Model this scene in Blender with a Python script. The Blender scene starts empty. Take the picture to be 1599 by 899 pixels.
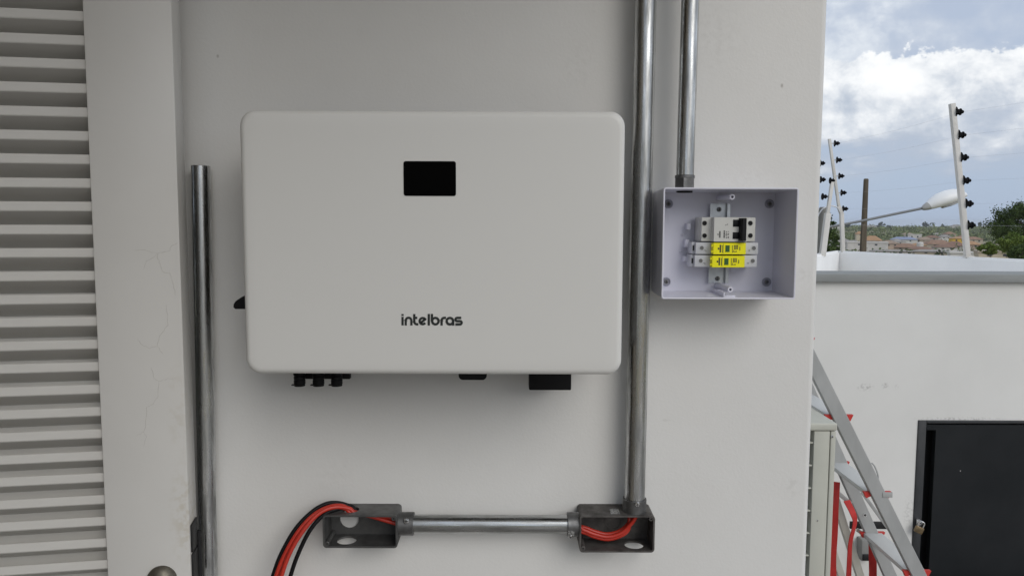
import bpy, bmesh, math, random
from mathutils import Vector, Matrix

R = math.radians
SC = bpy.context.scene
COL = SC.collection
random.seed(7)

# ---------------------------------------------------------------- camera
F_PX, CX, CY = 1200.0, 799.5, 449.5
CAM = Vector((0.0, -1.38, 1.65))
PITCH, ROLL = R(5.0), R(0.18)
_f = Vector((0, math.cos(PITCH), -math.sin(PITCH)))
_u = Vector((0, math.sin(PITCH), math.cos(PITCH)))
_x = Vector((1, 0, 0))
XC = _x * math.cos(ROLL) + _u * math.sin(ROLL)
YC = -_x * math.sin(ROLL) + _u * math.cos(ROLL)
cam_d = bpy.data.cameras.new('camera')
cam_d.sensor_width = 36.0
cam_d.sensor_fit = 'HORIZONTAL'
cam_d.lens = 36.0 * F_PX / 1599.0
cam_d.clip_start = 0.02
cam_d.clip_end = 20000
cam = bpy.data.objects.new('camera', cam_d)
COL.objects.link(cam)
cam.matrix_world = Matrix((
    (XC.x, YC.x, -_f.x, CAM.x), (XC.y, YC.y, -_f.y, CAM.y), (XC.z, YC.z, -_f.z, CAM.z), (0, 0, 0, 1)))
SC.camera = cam

def ray(px, py):
    return _f + XC * ((px - CX) / F_PX) + YC * ((CY - py) / F_PX)
def P(px, py, y):
    "where the line of sight through a photo pixel meets the vertical plane y"
    r = ray(px, py)
    return CAM + r * ((y - CAM.y) / r.y)

# ---------------------------------------------------------------- light
SUN_EL, SUN_AZ = R(31), R(149)          # azimuth clockwise from +y
world = bpy.data.worlds.new('World')
SC.world = world
world.use_nodes = True
wt = world.node_tree
wt.nodes.clear()
def WN(t, **kw):
    n = wt.nodes.new(t)
    for k, v in kw.items(): setattr(n, k, v)
    return n
def wl(a, b): wt.links.new(a, b)
def wmath(op, a, b=None, c=None, clamp=False):
    n = WN('ShaderNodeMath', operation=op); n.use_clamp = clamp
    for i, v in enumerate((a, b, c)):
        if v is None: continue
        if isinstance(v, (int, float)): n.inputs[i].default_value = v
        else: wl(v, n.inputs[i])
    return n.outputs[0]
def wmap(v, a, b, c=0.0, d=1.0):
    n = WN('ShaderNodeMapRange', interpolation_type='SMOOTHSTEP')
    wl(v, n.inputs[0])
    for i, q in enumerate((a, b, c, d)): n.inputs[i + 1].default_value = q
    return n.outputs[0]
def wnoise(vec, scale, detail, rough, offset=(0, 0, 0), stretch=(1, 1, 1), dist=0.0):
    m = WN('ShaderNodeMapping'); wl(vec, m.inputs['Vector'])
    m.inputs['Location'].default_value = offset; m.inputs['Scale'].default_value = stretch
    n = WN('ShaderNodeTexNoise'); wl(m.outputs[0], n.inputs['Vector'])
    n.inputs['Scale'].default_value = scale; n.inputs['Detail'].default_value = detail
    n.inputs['Roughness'].default_value = rough; n.inputs['Distortion'].default_value = dist
    return n.outputs['Fac']
def wmix(f, a, b):
    n = WN('ShaderNodeMix', data_type='RGBA')
    wl(f, n.inputs[0])
    for s, v in ((6, a), (7, b)):
        if isinstance(v, tuple): n.inputs[s].default_value = (*v, 1)
        else: wl(v, n.inputs[s])
    return n.outputs[2]
SKY_K = 0.10
def sk(r, g, b): return (r / SKY_K, g / SKY_K, b / SKY_K)
sky = WN('ShaderNodeTexSky', sky_type='NISHITA')
sky.sun_disc = False
sky.sun_elevation = SUN_EL
sky.sun_rotation = SUN_AZ
tc = WN('ShaderNodeTexCoord')
D = tc.outputs['Generated']
sp = WN('ShaderNodeSeparateXYZ'); wl(D, sp.inputs[0])
el = sp.outputs['Z']
# the air near the horizon is pale blue grey, bluer above
veil = wmix(wmap(el, 0.0, 0.30), sk(.385, .475, .63), sk(.47, .535, .66))
base = wmix(wmap(el, 0.25, 0.9, .88, .45), sky.outputs[0], veil)
n_big = wnoise(D, 5.0, 3, .5, (1.3, 2.1, .7), (1, 1, 2.2))
n_mid = wnoise(D, 15.0, 6, .58, (2.1, .4, .3), (1, 1, 1.3), .15)
n_fine = wnoise(D, 30.0, 5, .6, (5.1, 3.4, 1.3), (1, 1, 1.25), .3)
# upper layer: thin grey white sheets broken by blue
up = wmath('ADD', n_big, wmath('MULTIPLY', wmath('SUBTRACT', n_mid, .5), .55))
up_cov = wmath('MULTIPLY', wmap(up, .36, .56), wmap(el, .12, .19))
up_col = wmix(wmap(wmath('ADD', up, wmath('MULTIPLY', n_fine, .25)), .56, .80), sk(.52, .58, .68), sk(.76, .805, .855))
s1 = wmix(up_cov, base, up_col)
# a bank of cumulus standing around the horizon
bump = wmath('ADD', wmath('MULTIPLY', wmath('SUBTRACT', n_mid, .5), .105), wmath('MULTIPLY', wmath('SUBTRACT', n_fine, .5), .028))
top_h = wmath('ADD', wmath('ADD', bump, .192), wmath('MULTIPLY', wmath('SUBTRACT', n_big, .5), .05))
bank_top = wmap(wmath('SUBTRACT', top_h, el), .0, .0065)
n_low = wnoise(D, 9.0, 5, .55, (7.7, 1.9, .2), (1, 1, 2.6))
low_h = wmath('ADD', wmath('MULTIPLY', wmath('SUBTRACT', n_low, .5), .16), .068)
bank_bot = wmap(wmath('SUBTRACT', el, low_h), -.025, .03)
bank = wmath('MULTIPLY', bank_top, bank_bot)
lit = wmath('ADD', wmath('MULTIPLY', wmath('SUBTRACT', el, .12), 2.0), wmath('ADD', wmath('MULTIPLY', n_fine, .45), wmath('MULTIPLY', n_mid, 1.5)))
bank_lit = wmix(wmap(lit, .64, 1.24), sk(.47, .53, .62), sk(.93, .945, .955))
bank_col = wmix(wmap(wmath('SUBTRACT', el, low_h), .0, .055), sk(.43, .49, .59), bank_lit)
s2 = wmix(bank, s1, bank_col)
bg = WN('ShaderNodeBackground'); wl(s2, bg.inputs['Color'])
bg.inputs['Strength'].default_value = SKY_K
wo = WN('ShaderNodeOutputWorld'); wl(bg.outputs[0], wo.inputs[0])

sun_d = bpy.data.lights.new('sun', 'SUN')
sun_d.energy = 1.16
sun_d.angle = R(40)
sun_d.color = (1, .955, .89)
sun = bpy.data.objects.new('sun', sun_d)
COL.objects.link(sun)
to_sun = Vector((math.sin(SUN_AZ) * math.cos(SUN_EL), math.cos(SUN_AZ) * math.cos(SUN_EL), math.sin(SUN_EL)))
sun.rotation_euler = to_sun.to_track_quat('Z', 'Y').to_euler()
sun.location = (1, -3, 4)

SC.view_settings.view_transform = 'Standard'
SC.view_settings.look = 'None'
SC.view_settings.exposure = 0.12
SC.view_settings.gamma = 1.0
SC.view_settings.use_curve_mapping = False

# ---------------------------------------------------------------- helpers: meshes
def BM(): return bmesh.new()

def merge(dst, src, M=None):
    vm = {}
    for v in src.verts:
        vm[v] = dst.verts.new(M @ v.co if M else v.co)
    for f in src.faces:
        try: dst.faces.new([vm[v] for v in f.verts])
        except ValueError: pass
    src.free()

def add_box(bm, lo, hi, bevel=0.0, seg=2, M=None):
    b = BM()
    xs, ys, zs = zip(lo, hi)
    vs = [b.verts.new((x, y, z)) for x in xs for y in ys for z in zs]
    for q in ((0, 1, 3, 2), (4, 6, 7, 5), (0, 4, 5, 1), (2, 3, 7, 6), (0, 2, 6, 4), (1, 5, 7, 3)):
        b.faces.new([vs[i] for i in q])
    if bevel > 0:
        bmesh.ops.bevel(b, geom=list(b.edges), offset=bevel, segments=seg, affect='EDGES', profile=.5)
    merge(bm, b, M)

def frame(p0, p1, up=(0, 0, 1)):
    "matrix with local z from p0 to p1 and local y near up"
    z = (Vector(p1) - Vector(p0)).normalized()
    u = Vector(up)
    if abs(u.normalized().dot(z)) > .98: u = Vector((0, 1, 0))
    x = u.cross(z).normalized()
    y = z.cross(x)
    m = Matrix((x, y, z)).transposed().to_4x4()
    m.translation = Vector(p0)
    return m

def add_bar(bm, p0, p1, w, h, up=(0, 0, 1), bevel=0.0, seg=2):
    L = (Vector(p1) - Vector(p0)).length
    add_box(bm, (-w / 2, -h / 2, 0), (w / 2, h / 2, L), bevel, seg, frame(p0, p1, up))

def add_lathe(bm, prof, M=None, n=24, closed=False):
    rings = []
    for r, h in prof:
        if r < 1e-7:
            rings.append([bm.verts.new(M @ Vector((0, 0, h)) if M else Vector((0, 0, h)))])
        else:
            ring = []
            for i in range(n):
                a = 2 * math.pi * i / n
                v = Vector((r * math.cos(a), r * math.sin(a), h))
                ring.append(bm.verts.new(M @ v if M else v))
            rings.append(ring)
    pairs = list(zip(rings, rings[1:]))
    if closed: pairs.append((rings[-1], rings[0]))
    for a, b in pairs:
        for i in range(n):
            j = (i + 1) % n
            if len(a) == 1 and len(b) == 1: continue
            if len(a) == 1: bm.faces.new((a[0], b[i], b[j]))
            elif len(b) == 1: bm.faces.new((a[i], a[j], b[0]))
            else: bm.faces.new((a[i], a[j], b[j], b[i]))
    return rings

def add_cyl(bm, p0, p1, r, n=20, r2=None, bevel=0.0, up=(0, 0, 1)):
    L = (Vector(p1) - Vector(p0)).length
    r2 = r if r2 is None else r2
    if bevel: prof = [(0, 0), (r - bevel, 0), (r, bevel), (r2, L - bevel), (r2 - bevel, L), (0, L)]
    else: prof = [(0, 0), (r, 0), (r2, L), (0, L)]
    add_lathe(bm, prof, frame(p0, p1, up), n)

def add_pipe(bm, p0, p1, ro, ri, n=32, up=(0, 0, 1)):
    L = (Vector(p1) - Vector(p0)).length
    b = min(.0008, (ro - ri) * .3)
    add_lathe(bm, [(ri, 0), (ro - b, 0), (ro, b), (ro, L - b), (ro - b, L), (ri, L)], frame(p0, p1, up), n, closed=True)

def smooth_path(pts, k=6):
    pts = [Vector(p) for p in pts]
    if len(pts) < 3: return pts
    q = [pts[0] * 2 - pts[1]] + pts + [pts[-1] * 2 - pts[-2]]
    out = []
    for i in range(1, len(q) - 2):
        p0, p1, p2, p3 = q[i - 1:i + 3]
        for s in range(k):
            t = s / k
            out.append(.5 * ((2 * p1) + (p2 - p0) * t + (2 * p0 - 5 * p1 + 4 * p2 - p3) * t * t + (3 * p1 - p0 - 3 * p2 + p3) * t ** 3))
    out.append(pts[-1])
    return out

def add_tube(bm, pts, r, n=12, flat=None, twist=None):
    "sweep a round (or flat = (w,h)) section along points"
    pts = [Vector(p) for p in pts]
    rr = r if isinstance(r, (list, tuple)) else [r] * len(pts)
    t0 = (pts[1] - pts[0]).normalized()
    nrm = t0.orthogonal().normalized() if flat is None else (Vector(flat[2]) - t0 * Vector(flat[2]).dot(t0)).normalized()
    rings = []
    for i, p in enumerate(pts):
        t = (pts[min(i + 1, len(pts) - 1)] - pts[max(i - 1, 0)]).normalized()
        nrm = (nrm - t * nrm.dot(t)).normalized()
        bn = t.cross(nrm)
        if flat is None:
            ring = [bm.verts.new(p + (nrm * math.cos(2 * math.pi * k / n) + bn * math.sin(2 * math.pi * k / n)) * rr[i]) for k in range(n)]
        else:
            a = twist[i] if twist else 0
            u = nrm * math.cos(a) + bn * math.sin(a); w = t.cross(u)
            ring = [bm.verts.new(p + u * sx * flat[0] / 2 + w * sy * flat[1] / 2) for sx, sy in ((-1, -1), (1, -1), (1, 1), (-1, 1))]
        rings.append(ring)
    m = len(rings[0])
    for a, b in zip(rings, rings[1:]):
        for k in range(m):
            bm.faces.new((a[k], a[(k + 1) % m], b[(k + 1) % m], b[k]))
    bm.faces.new(rings[0][::-1]); bm.faces.new(rings[-1])

def rrect(x0, x1, y0, y1, r, n=6):
    out = []
    for cx, cy, a0 in ((x1 - r, y1 - r, 0), (x0 + r, y1 - r, 90), (x0 + r, y0 + r, 180), (x1 - r, y0 + r, 270)):
        for k in range(n + 1):
            a = R(a0 + 90 * k / n)
            out.append((cx + r * math.cos(a), cy + r * math.sin(a)))
    return out

def add_prism(bm, outline, h0, h1, M=None):
    a = [bm.verts.new((M @ Vector((x, y, h0))) if M else (x, y, h0)) for x, y in outline]
    b = [bm.verts.new((M @ Vector((x, y, h1))) if M else (x, y, h1)) for x, y in outline]
    n = len(a)
    bm.faces.new(a[::-1]); bm.faces.new(b)
    for i in range(n): bm.faces.new((a[i], a[(i + 1) % n], b[(i + 1) % n], b[i]))

def add_rings(bm, rings, cap0=True, cap1=True):
    vs = [[bm.verts.new(p) for p in r] for r in rings]
    n = len(vs[0])
    for a, b in zip(vs, vs[1:]):
        for i in range(n): bm.faces.new((a[i], a[(i + 1) % n], b[(i + 1) % n], b[i]))
    if cap0: bm.faces.new(vs[0][::-1])
    if cap1: bm.faces.new(vs[-1])

# local x,y of a wall-mounted outline -> world x,z ; local z -> towards the viewer (-y)
WALLM = Matrix(((1, 0, 0, 0), (0, 0, -1, 0), (0, 1, 0, 0), (0, 0, 0, 1)))

def add_plate_hole(bm, u0, u1, v0, v1, c, ru, rv, h0, h1, M, n=32):
    "rectangular plate with an elliptical hole"
    ang = [2 * math.pi * i / n for i in range(n)]
    for x, y in ((u0, v0), (u0, v1), (u1, v0), (u1, v1)):
        ang.append(math.atan2(y - c[1], x - c[0]) % (2 * math.pi))
    ang = sorted(set(round(a, 6) for a in ang))
    inner, outer = [], []
    for a in ang:
        dx, dy = math.cos(a), math.sin(a)
        inner.append((c[0] + ru * dx, c[1] + rv * dy))
        ts = []
        if dx > 1e-6: ts.append((u1 - c[0]) / dx)
        if dx < -1e-6: ts.append((u0 - c[0]) / dx)
        if dy > 1e-6: ts.append((v1 - c[1]) / dy)
        if dy < -1e-6: ts.append((v0 - c[1]) / dy)
        t = min(ts)
        outer.append((c[0] + t * dx, c[1] + t * dy))
    def vv(pts, h): return [bm.verts.new(M @ Vector((x, y, h))) for x, y in pts]
    i0, i1, o0, o1 = vv(inner, h0), vv(inner, h1), vv(outer, h0), vv(outer, h1)
    m = len(ang)
    for k in range(m):
        j = (k + 1) % m
        bm.faces.new((i0[k], o0[k], o0[j], i0[j]))
        bm.faces.new((i1[k], i1[j], o1[j], o1[k]))
        bm.faces.new((i0[k], i0[j], i1[j], i1[k]))
        bm.faces.new((o0[k], o1[k], o1[j], o0[j]))

# ---------------------------------------------------------------- helpers: objects
def wmat(o):
    m = o.matrix_basis.copy()
    return wmat(o.parent) @ m if o.parent else m

def obj(name, bm, mat, parent=None, ang=29, local=False):
    "link a bmesh built in world coordinates as ONE object"
    bmesh.ops.remove_doubles(bm, verts=bm.verts, dist=1e-6)
    bmesh.ops.recalc_face_normals(bm, faces=bm.faces)
    if parent is not None:
        if not local: bm.transform(wmat(parent).inverted())
    me = bpy.data.meshes.new(name)
    loc = None
    if parent is None and len(bm.verts):
        xs = [v.co.x for v in bm.verts]; ys = [v.co.y for v in bm.verts]; zs = [v.co.z for v in bm.verts]
        loc = Vector(((min(xs) + max(xs)) / 2, (min(ys) + max(ys)) / 2, min(zs)))
        bm.transform(Matrix.Translation(-loc))
    bm.to_mesh(me); bm.free()
    if ang:
        for p in me.polygons: p.use_smooth = True
        me.set_sharp_from_angle(angle=R(ang))
    me.materials.append(mat)
    o = bpy.data.objects.new(name, me)
    COL.objects.link(o)
    if parent is not None: o.parent = parent
    elif loc is not None: o.location = loc
    return o

def tag(o, label=None, cat=None, group=None, kind=None):
    if label: o['label'] = label
    if cat: o['category'] = cat
    if group: o['group'] = group
    if kind: o['kind'] = kind
    return o

def thing(name, label, cat, loc, group=None, rz=0.0, rot=None):
    o = bpy.data.objects.new(name, None)
    o.empty_display_size = .05
    COL.objects.link(o)
    o.location = loc
    o.rotation_euler = rot if rot else (0, 0, rz)
    return tag(o, label, cat, group)

def kids(o): return [c for c in COL.objects if c.parent == o]
def copy_tree(o, parent=None):
    c = o.copy(); COL.objects.link(c)
    if parent is not None: c.parent = parent
    for k in kids(o): copy_tree(k, c)
    return c

# ---------------------------------------------------------------- helpers: materials
def mat(name, c, rough=.6, metal=0.0, c2=None, nscale=8.0, stretch=(1, 1, 1), lo=.35, hi=.65, bump=0.0, bscale=None,
        bdist=.001, rvar=0.0, spec=None, coat=0.0, emit=None, detail=5, extra=None, trans=0.0):
    m = bpy.data.materials.new(name); m.use_nodes = True
    t = m.node_tree; nd = t.nodes; lk = t.links
    b = nd['Principled BSDF']
    b.inputs['Base Color'].default_value = (*c, 1)
    b.inputs['Roughness'].default_value = rough
    b.inputs['Metallic'].default_value = metal
    if spec is not None: b.inputs['Specular IOR Level'].default_value = spec
    if coat: b.inputs['Coat Weight'].default_value = coat
    if trans: b.inputs['Transmission Weight'].default_value = trans
    if emit:
        b.inputs['Emission Color'].default_value = (*emit[:3], 1); b.inputs['Emission Strength'].default_value = emit[3]
    tcn = nd.new('ShaderNodeTexCoord')
    mp = nd.new('ShaderNodeMapping'); lk.new(tcn.outputs['Object'], mp.inputs['Vector'])
    mp.inputs['Scale'].default_value = stretch
    if c2 is not None or rvar:
        n = nd.new('ShaderNodeTexNoise'); lk.new(mp.outputs[0], n.inputs['Vector'])
        n.inputs['Scale'].default_value = nscale; n.inputs['Detail'].default_value = detail; n.inputs['Roughness'].default_value = .6
        mr = nd.new('ShaderNodeMapRange'); lk.new(n.outputs['Fac'], mr.inputs[0])
        mr.inputs[1].default_value = lo; mr.inputs[2].default_value = hi
        if c2 is not None:
            mx = nd.new('ShaderNodeMix'); mx.data_type = 'RGBA'
            lk.new(mr.outputs[0], mx.inputs[0])
            mx.inputs[6].default_value = (*c, 1); mx.inputs[7].default_value = (*c2, 1)
            lk.new(mx.outputs[2], b.inputs['Base Color'])
        if rvar:
            mm = nd.new('ShaderNodeMath'); mm.operation = 'MULTIPLY_ADD'
            lk.new(mr.outputs[0], mm.inputs[0]); mm.inputs[1].default_value = rvar; mm.inputs[2].default_value = rough
            lk.new(mm.outputs[0], b.inputs['Roughness'])
    if bump:
        n2 = nd.new('ShaderNodeTexNoise'); lk.new(mp.outputs[0], n2.inputs['Vector'])
        n2.inputs['Scale'].default_value = bscale or nscale * 6; n2.inputs['Detail'].default_value = 4
        bp = nd.new('ShaderNodeBump'); lk.new(n2.outputs['Fac'], bp.inputs['Height'])
        bp.inputs['Strength'].default_value = bump; bp.inputs['Distance'].default_value = bdist
        lk.new(bp.outputs[0], b.inputs['Normal'])
    return m

def overlay_color(m, fac_builder, color):
    "mix a colour over the base colour where fac_builder(nodes, links) is 1"
    t = m.node_tree; nd = t.nodes; lk = t.links
    b = nd['Principled BSDF']
    src = b.inputs['Base Color']
    mx = nd.new('ShaderNodeMix'); mx.data_type = 'RGBA'
    if src.is_linked: lk.new(src.links[0].from_socket, mx.inputs[6])
    else: mx.inputs[6].default_value = src.default_value
    mx.inputs[7].default_value = (*color, 1)
    lk.new(fac_builder(nd, lk), mx.inputs[0])
    lk.new(mx.outputs[2], src)

def nmath(nd, lk, op, a, b=None, clamp=False):
    n = nd.new('ShaderNodeMath'); n.operation = op; n.use_clamp = clamp
    for i, v in enumerate((a, b)):
        if v is None: continue
        if isinstance(v, (int, float)): n.inputs[i].default_value = v
        else: lk.new(v, n.inputs[i])
    return n.outputs[0]

def spots(points, soft=True):
    "irregular scuffs centred on world points: (co, radii(x,z), strength)"
    def build(nd, lk):
        g = nd.new('ShaderNodeNewGeometry')
        nz = nd.new('ShaderNodeTexNoise'); nz.inputs['Scale'].default_value = 90; nz.inputs['Detail'].default_value = 5
        lk.new(g.outputs['Position'], nz.inputs['Vector'])
        nn = nd.new('ShaderNodeMapRange'); lk.new(nz.outputs['Fac'], nn.inputs[0])
        nn.inputs[1].default_value = .45; nn.inputs[2].default_value = .62
        tot = None
        for co, (rx, rz), s in points:
            sub = nd.new('ShaderNodeVectorMath'); sub.operation = 'SUBTRACT'
            lk.new(g.outputs['Position'], sub.inputs[0]); sub.inputs[1].default_value = co
            mul = nd.new('ShaderNodeVectorMath'); mul.operation = 'MULTIPLY'
            lk.new(sub.outputs[0], mul.inputs[0]); mul.inputs[1].default_value = (1 / rx, 1 / max(rx, rz), 1 / rz)
            ln = nd.new('ShaderNodeVectorMath'); ln.operation = 'LENGTH'; lk.new(mul.outputs[0], ln.inputs[0])
            mr = nd.new('ShaderNodeMapRange'); lk.new(ln.outputs['Value'], mr.inputs[0])
            mr.inputs[1].default_value = 1.0; mr.inputs[2].default_value = .3
            mr.inputs[3].default_value = 0; mr.inputs[4].default_value = s
            o = mr.outputs[0]
            if rx > .004: o = nmath(nd, lk, 'MULTIPLY', o, nn.outputs[0])
            tot = o if tot is None else nmath(nd, lk, 'MAXIMUM', tot, o)
        return tot
    return build

M = {}
M['wall'] = mat('wall_paint', (.715, .71, .69), .62, c2=(.68, .672, .65), nscale=2.2, bump=.4, bscale=220, bdist=.0007, spec=.35)
M['ceiling'] = mat('ceiling_boards', (.58, .47, .32), .7)
M['far_wall'] = mat('parapet_paint', (.74, .735, .71), .75, c2=(.68, .675, .65), nscale=1.6, bump=.3, bscale=120, bdist=.001)
M['white_wall'] = mat('white_masonry_paint', (.86, .86, .85), .7, c2=(.81, .81, .80), nscale=4, bump=.2, bscale=60)
M['coping'] = mat('zinc_coping', (.30, .31, .305), .7, .0, c2=(.25, .26, .255), nscale=5, stretch=(.5, 1, 3), spec=.2)
M['floor'] = mat('floor_tile', (.32, .30, .275), .5, c2=(.27, .25, .23), nscale=3)
M['roof_slab'] = mat('roof_slab', (.78, .78, .77), .8, c2=(.70, .70, .69), nscale=3)
M['shutter'] = mat('shutter_enamel', (.645, .635, .61), .42, c2=(.61, .60, .575), nscale=3, bump=.12, bscale=80, bdist=.0006, spec=.4)
M['slat'] = mat('slat_enamel', (.66, .65, .62), .45, c2=(.59, .575, .545), nscale=9, stretch=(.4, 1, 1), bump=.12, bscale=90, bdist=.0006, spec=.4)
M['white_case'] = mat('inverter_enamel', (.69, .685, .66), .42, bump=.10, bscale=700, bdist=.0002, spec=.42)
M['case_back'] = mat('cast_body_grey', (.12, .115, .105), .55, .2)
M['screen'] = mat('dark_screen', (.002, .002, .002), .6, spec=.02)
M['black_plastic'] = mat('black_plastic', (.008, .008, .009), .5, bump=.1, bscale=500, bdist=.0002, spec=.2)
M['logo'] = mat('logo_ink', (.014, .018, .017), .5)
M['galv'] = mat('galvanised_steel', (.66, .67, .67), .15, 1.0, c2=(.27, .275, .27), nscale=16, stretch=(6, 6, .7), lo=.34, hi=.70, rvar=.30, bump=.22, bscale=22, bdist=.0008)
M['galv_h'] = mat('galvanised_steel_level', (.60, .61, .61), .15, 1.0, c2=(.27, .275, .27), nscale=16, stretch=(.7, 6, 6), lo=.34, hi=.70, rvar=.28, bump=.22, bscale=22, bdist=.0008)
M['galv_bright'] = mat('zinc_plate', (.50, .52, .54), .28, 1.0, c2=(.36, .38, .40), nscale=30, rvar=.15)
M['cast'] = mat('cast_aluminium', (.125, .125, .122), .40, .5, c2=(.075, .075, .075), nscale=24, rvar=.2, bump=.3, bscale=160, bdist=.0008)
M['cast_dirty'] = mat('dusty_cast_aluminium', (.13, .122, .115), .5, .4, c2=(.065, .06, .057), nscale=34, rvar=.25, bump=.35, bscale=160, bdist=.0008)
M['collar'] = mat('collar_alloy', (.22, .22, .22), .36, .9, c2=(.13, .13, .13), nscale=40, rvar=.25, bump=.2, bscale=150, bdist=.0005)
M['screw'] = mat('screw_steel', (.66, .66, .66), .25, 1.0)
M['red_wire'] = mat('red_cable_sheath', (.52, .035, .018), .38, c2=(.46, .028, .015), nscale=30, spec=.5)
M['black_wire'] = mat('black_cable_sheath', (.006, .006, .007), .5, spec=.2)
M['abs'] = mat('white_abs', (.66, .66, .74), .38, bump=.08, bscale=300, bdist=.0003, spec=.45)
M['abs_dev'] = mat('device_plastic', (.60, .60, .57), .45, spec=.4)
M['abs_dev2'] = mat('light_grey_device_plastic', (.56, .57, .60), .45, spec=.4)
M['yellow'] = mat('yellow_cartridge', (.90, .84, .0), .45, spec=.4)
M['green'] = mat('green_window', (.03, .11, .025), .3)
M['ink'] = mat('black_print', (.03, .03, .03), .6)
M['ink_soft'] = mat('grey_print', (.13, .13, .12), .6)
M['sticker'] = mat('foil_sticker', (.40, .40, .39), .45, .3, c2=(.14, .14, .14), nscale=260, stretch=(1, 1, 1), lo=.5, hi=.56)
M['bronze'] = mat('tarnished_bronze', (.20, .185, .15), .42, .8, c2=(.10, .092, .075), nscale=60, rvar=.2)
M['iron'] = mat('black_iron', (.012, .012, .013), .5, .3, bump=.2, bscale=150)
M['ac'] = mat('beige_sheet_metal', (.50, .50, .44), .5, c2=(.46, .46, .40), nscale=5, spec=.35)
M['dark'] = mat('dark_void', (.012, .012, .012), .8)
M['alu'] = mat('brushed_aluminium', (.40, .405, .40), .55, .15, c2=(.34, .345, .34), nscale=14, stretch=(1, 1, .3), rvar=.1)
M['alu_cream'] = mat('pale_aluminium', (.62, .60, .54), .5, .3, c2=(.55, .53, .47), nscale=12)
M['red_plastic'] = mat('red_rubber_cap', (.52, .030, .022), .5)
M['tread'] = mat('skylit_tread_aluminium', (.60, .61, .60), .55, .15)  # lighter copy of the rail aluminium, skylight painted into its colour
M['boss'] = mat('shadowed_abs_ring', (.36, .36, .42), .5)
M['strap'] = mat('red_webbing', (.50, .022, .018), .65, c2=(.42, .018, .015), nscale=40, bump=.3, bscale=600, bdist=.0004)
M['hatch'] = mat('charcoal_door_enamel', (.010, .012, .014), .42, c2=(.017, .019, .021), nscale=3, bump=.15, bscale=60, bdist=.0006, spec=.18)
M['hatch_frame'] = mat('charcoal_frame_enamel', (.020, .022, .025), .5, c2=(.034, .036, .039), nscale=9, bump=.3, bscale=70)
M['brass'] = mat('worn_brass', (.30, .22, .12), .4, .8, c2=(.17, .13, .08), nscale=50)
M['grey_plastic'] = mat('grey_fitting', (.24, .24, .23), .55)
M['post'] = mat('white_post_paint', (.62, .60, .57), .55, c2=(.52, .50, .46), nscale=8, stretch=(1, 1, .4))
M['insulator'] = mat('black_insulator', (.006, .006, .007), .7, spec=.1)
M['fence_wire'] = mat('fence_wire_steel', (.55, .56, .58), .5, .6)
M['wood'] = mat('weathered_pole_wood', (.13, .105, .075), .85, c2=(.075, .06, .042), nscale=6, stretch=(3, 3, .2), bump=.5, bscale=20, bdist=.01)
M['lamp_arm'] = mat('lamp_arm_steel', (.22, .23, .24), .5, .4)
M['lamp_lens'] = mat('lamp_housing_white', (.80, .81, .82), .35)
M['lamp_grey'] = mat('lamp_socket_grey', (.36, .36, .35), .5)
M['concrete'] = mat('concrete', (.24, .235, .22), .85, c2=(.17, .165, .155), nscale=2)

# ---------------------------------------------------------------- setting: ground and hills
def lerp_tab(d, tab):
    if d <= tab[0][0]: return tab[0][1]
    for (a, za), (b, zb) in zip(tab, tab[1:]):
        if d <= b:
            t = (d - a) / (b - a); t = t * t * (3 - 2 * t)
            return za + (zb - za) * t
    return tab[-1][1]
PROF = [(0, -3.4), (40, -4.2), (100, -5.2), (200, -7.2), (300, -8.6), (420, -9.4), (600, -8.3), (820, -5.6), (960, -4.6), (1200, -8), (2000, -12), (3200, -13)]
def ground_z(x, y):
    d = math.hypot(x, y)
    az = math.atan2(x, max(y, .001) if y >= 0 else y)
    z = lerp_tab(d, PROF)
    w = min(1, max(0, (d - 350) / 400))
    z += w * (1.9 * math.sin(az * 9 + 1.0) + 1.1 * math.sin(az * 23 + d * .004) + .7 * math.sin(az * 41 + d * .011))
    return z
g = BM()
rad = [0, 6, 12, 20, 30, 45, 60, 80, 100, 130, 160, 200, 240, 280, 320, 360, 400, 450, 500, 550, 600, 660, 720, 780, 820, 860, 900, 940, 980, 1050, 1200, 1500, 2200, 3200]
NA = 180
rows = []
for r_ in rad:
    rows.append([g.verts.new((r_ * math.sin(2 * math.pi * k / NA), r_ * math.cos(2 * math.pi * k / NA),
                 ground_z(r_ * math.sin(2 * math.pi * k / NA), r_ * math.cos(2 * math.pi * k / NA)))) for k in range(NA)] if r_ else [g.verts.new((0, 0, PROF[0][1]))])
for a, b in zip(rows, rows[1:]):
    for k in range(NA):
        j = (k + 1) % NA
        if len(a) == 1: g.faces.new((a[0], b[k], b[j]))
        else: g.faces.new((a[k], b[k], b[j], a[j]))
M['ground'] = mat('grass_and_earth', (.115, .13, .05), .95, c2=(.26, .21, .13), nscale=.025, lo=.40, hi=.58, detail=8)
tag(obj('ground', g, M['ground'], ang=80), kind='structure')

fl = BM(); add_box(fl, (-6, -4.5, -3.6), (5.0, 1.93, 0))
tag(obj('terrace_floor', fl, M['floor']), kind='structure')
cl = BM(); add_box(cl, (-6, -1.22, 2.62), (.62, .24, 2.78))
tag(obj('ceiling', cl, M['ceiling']), kind='structure')

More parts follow.
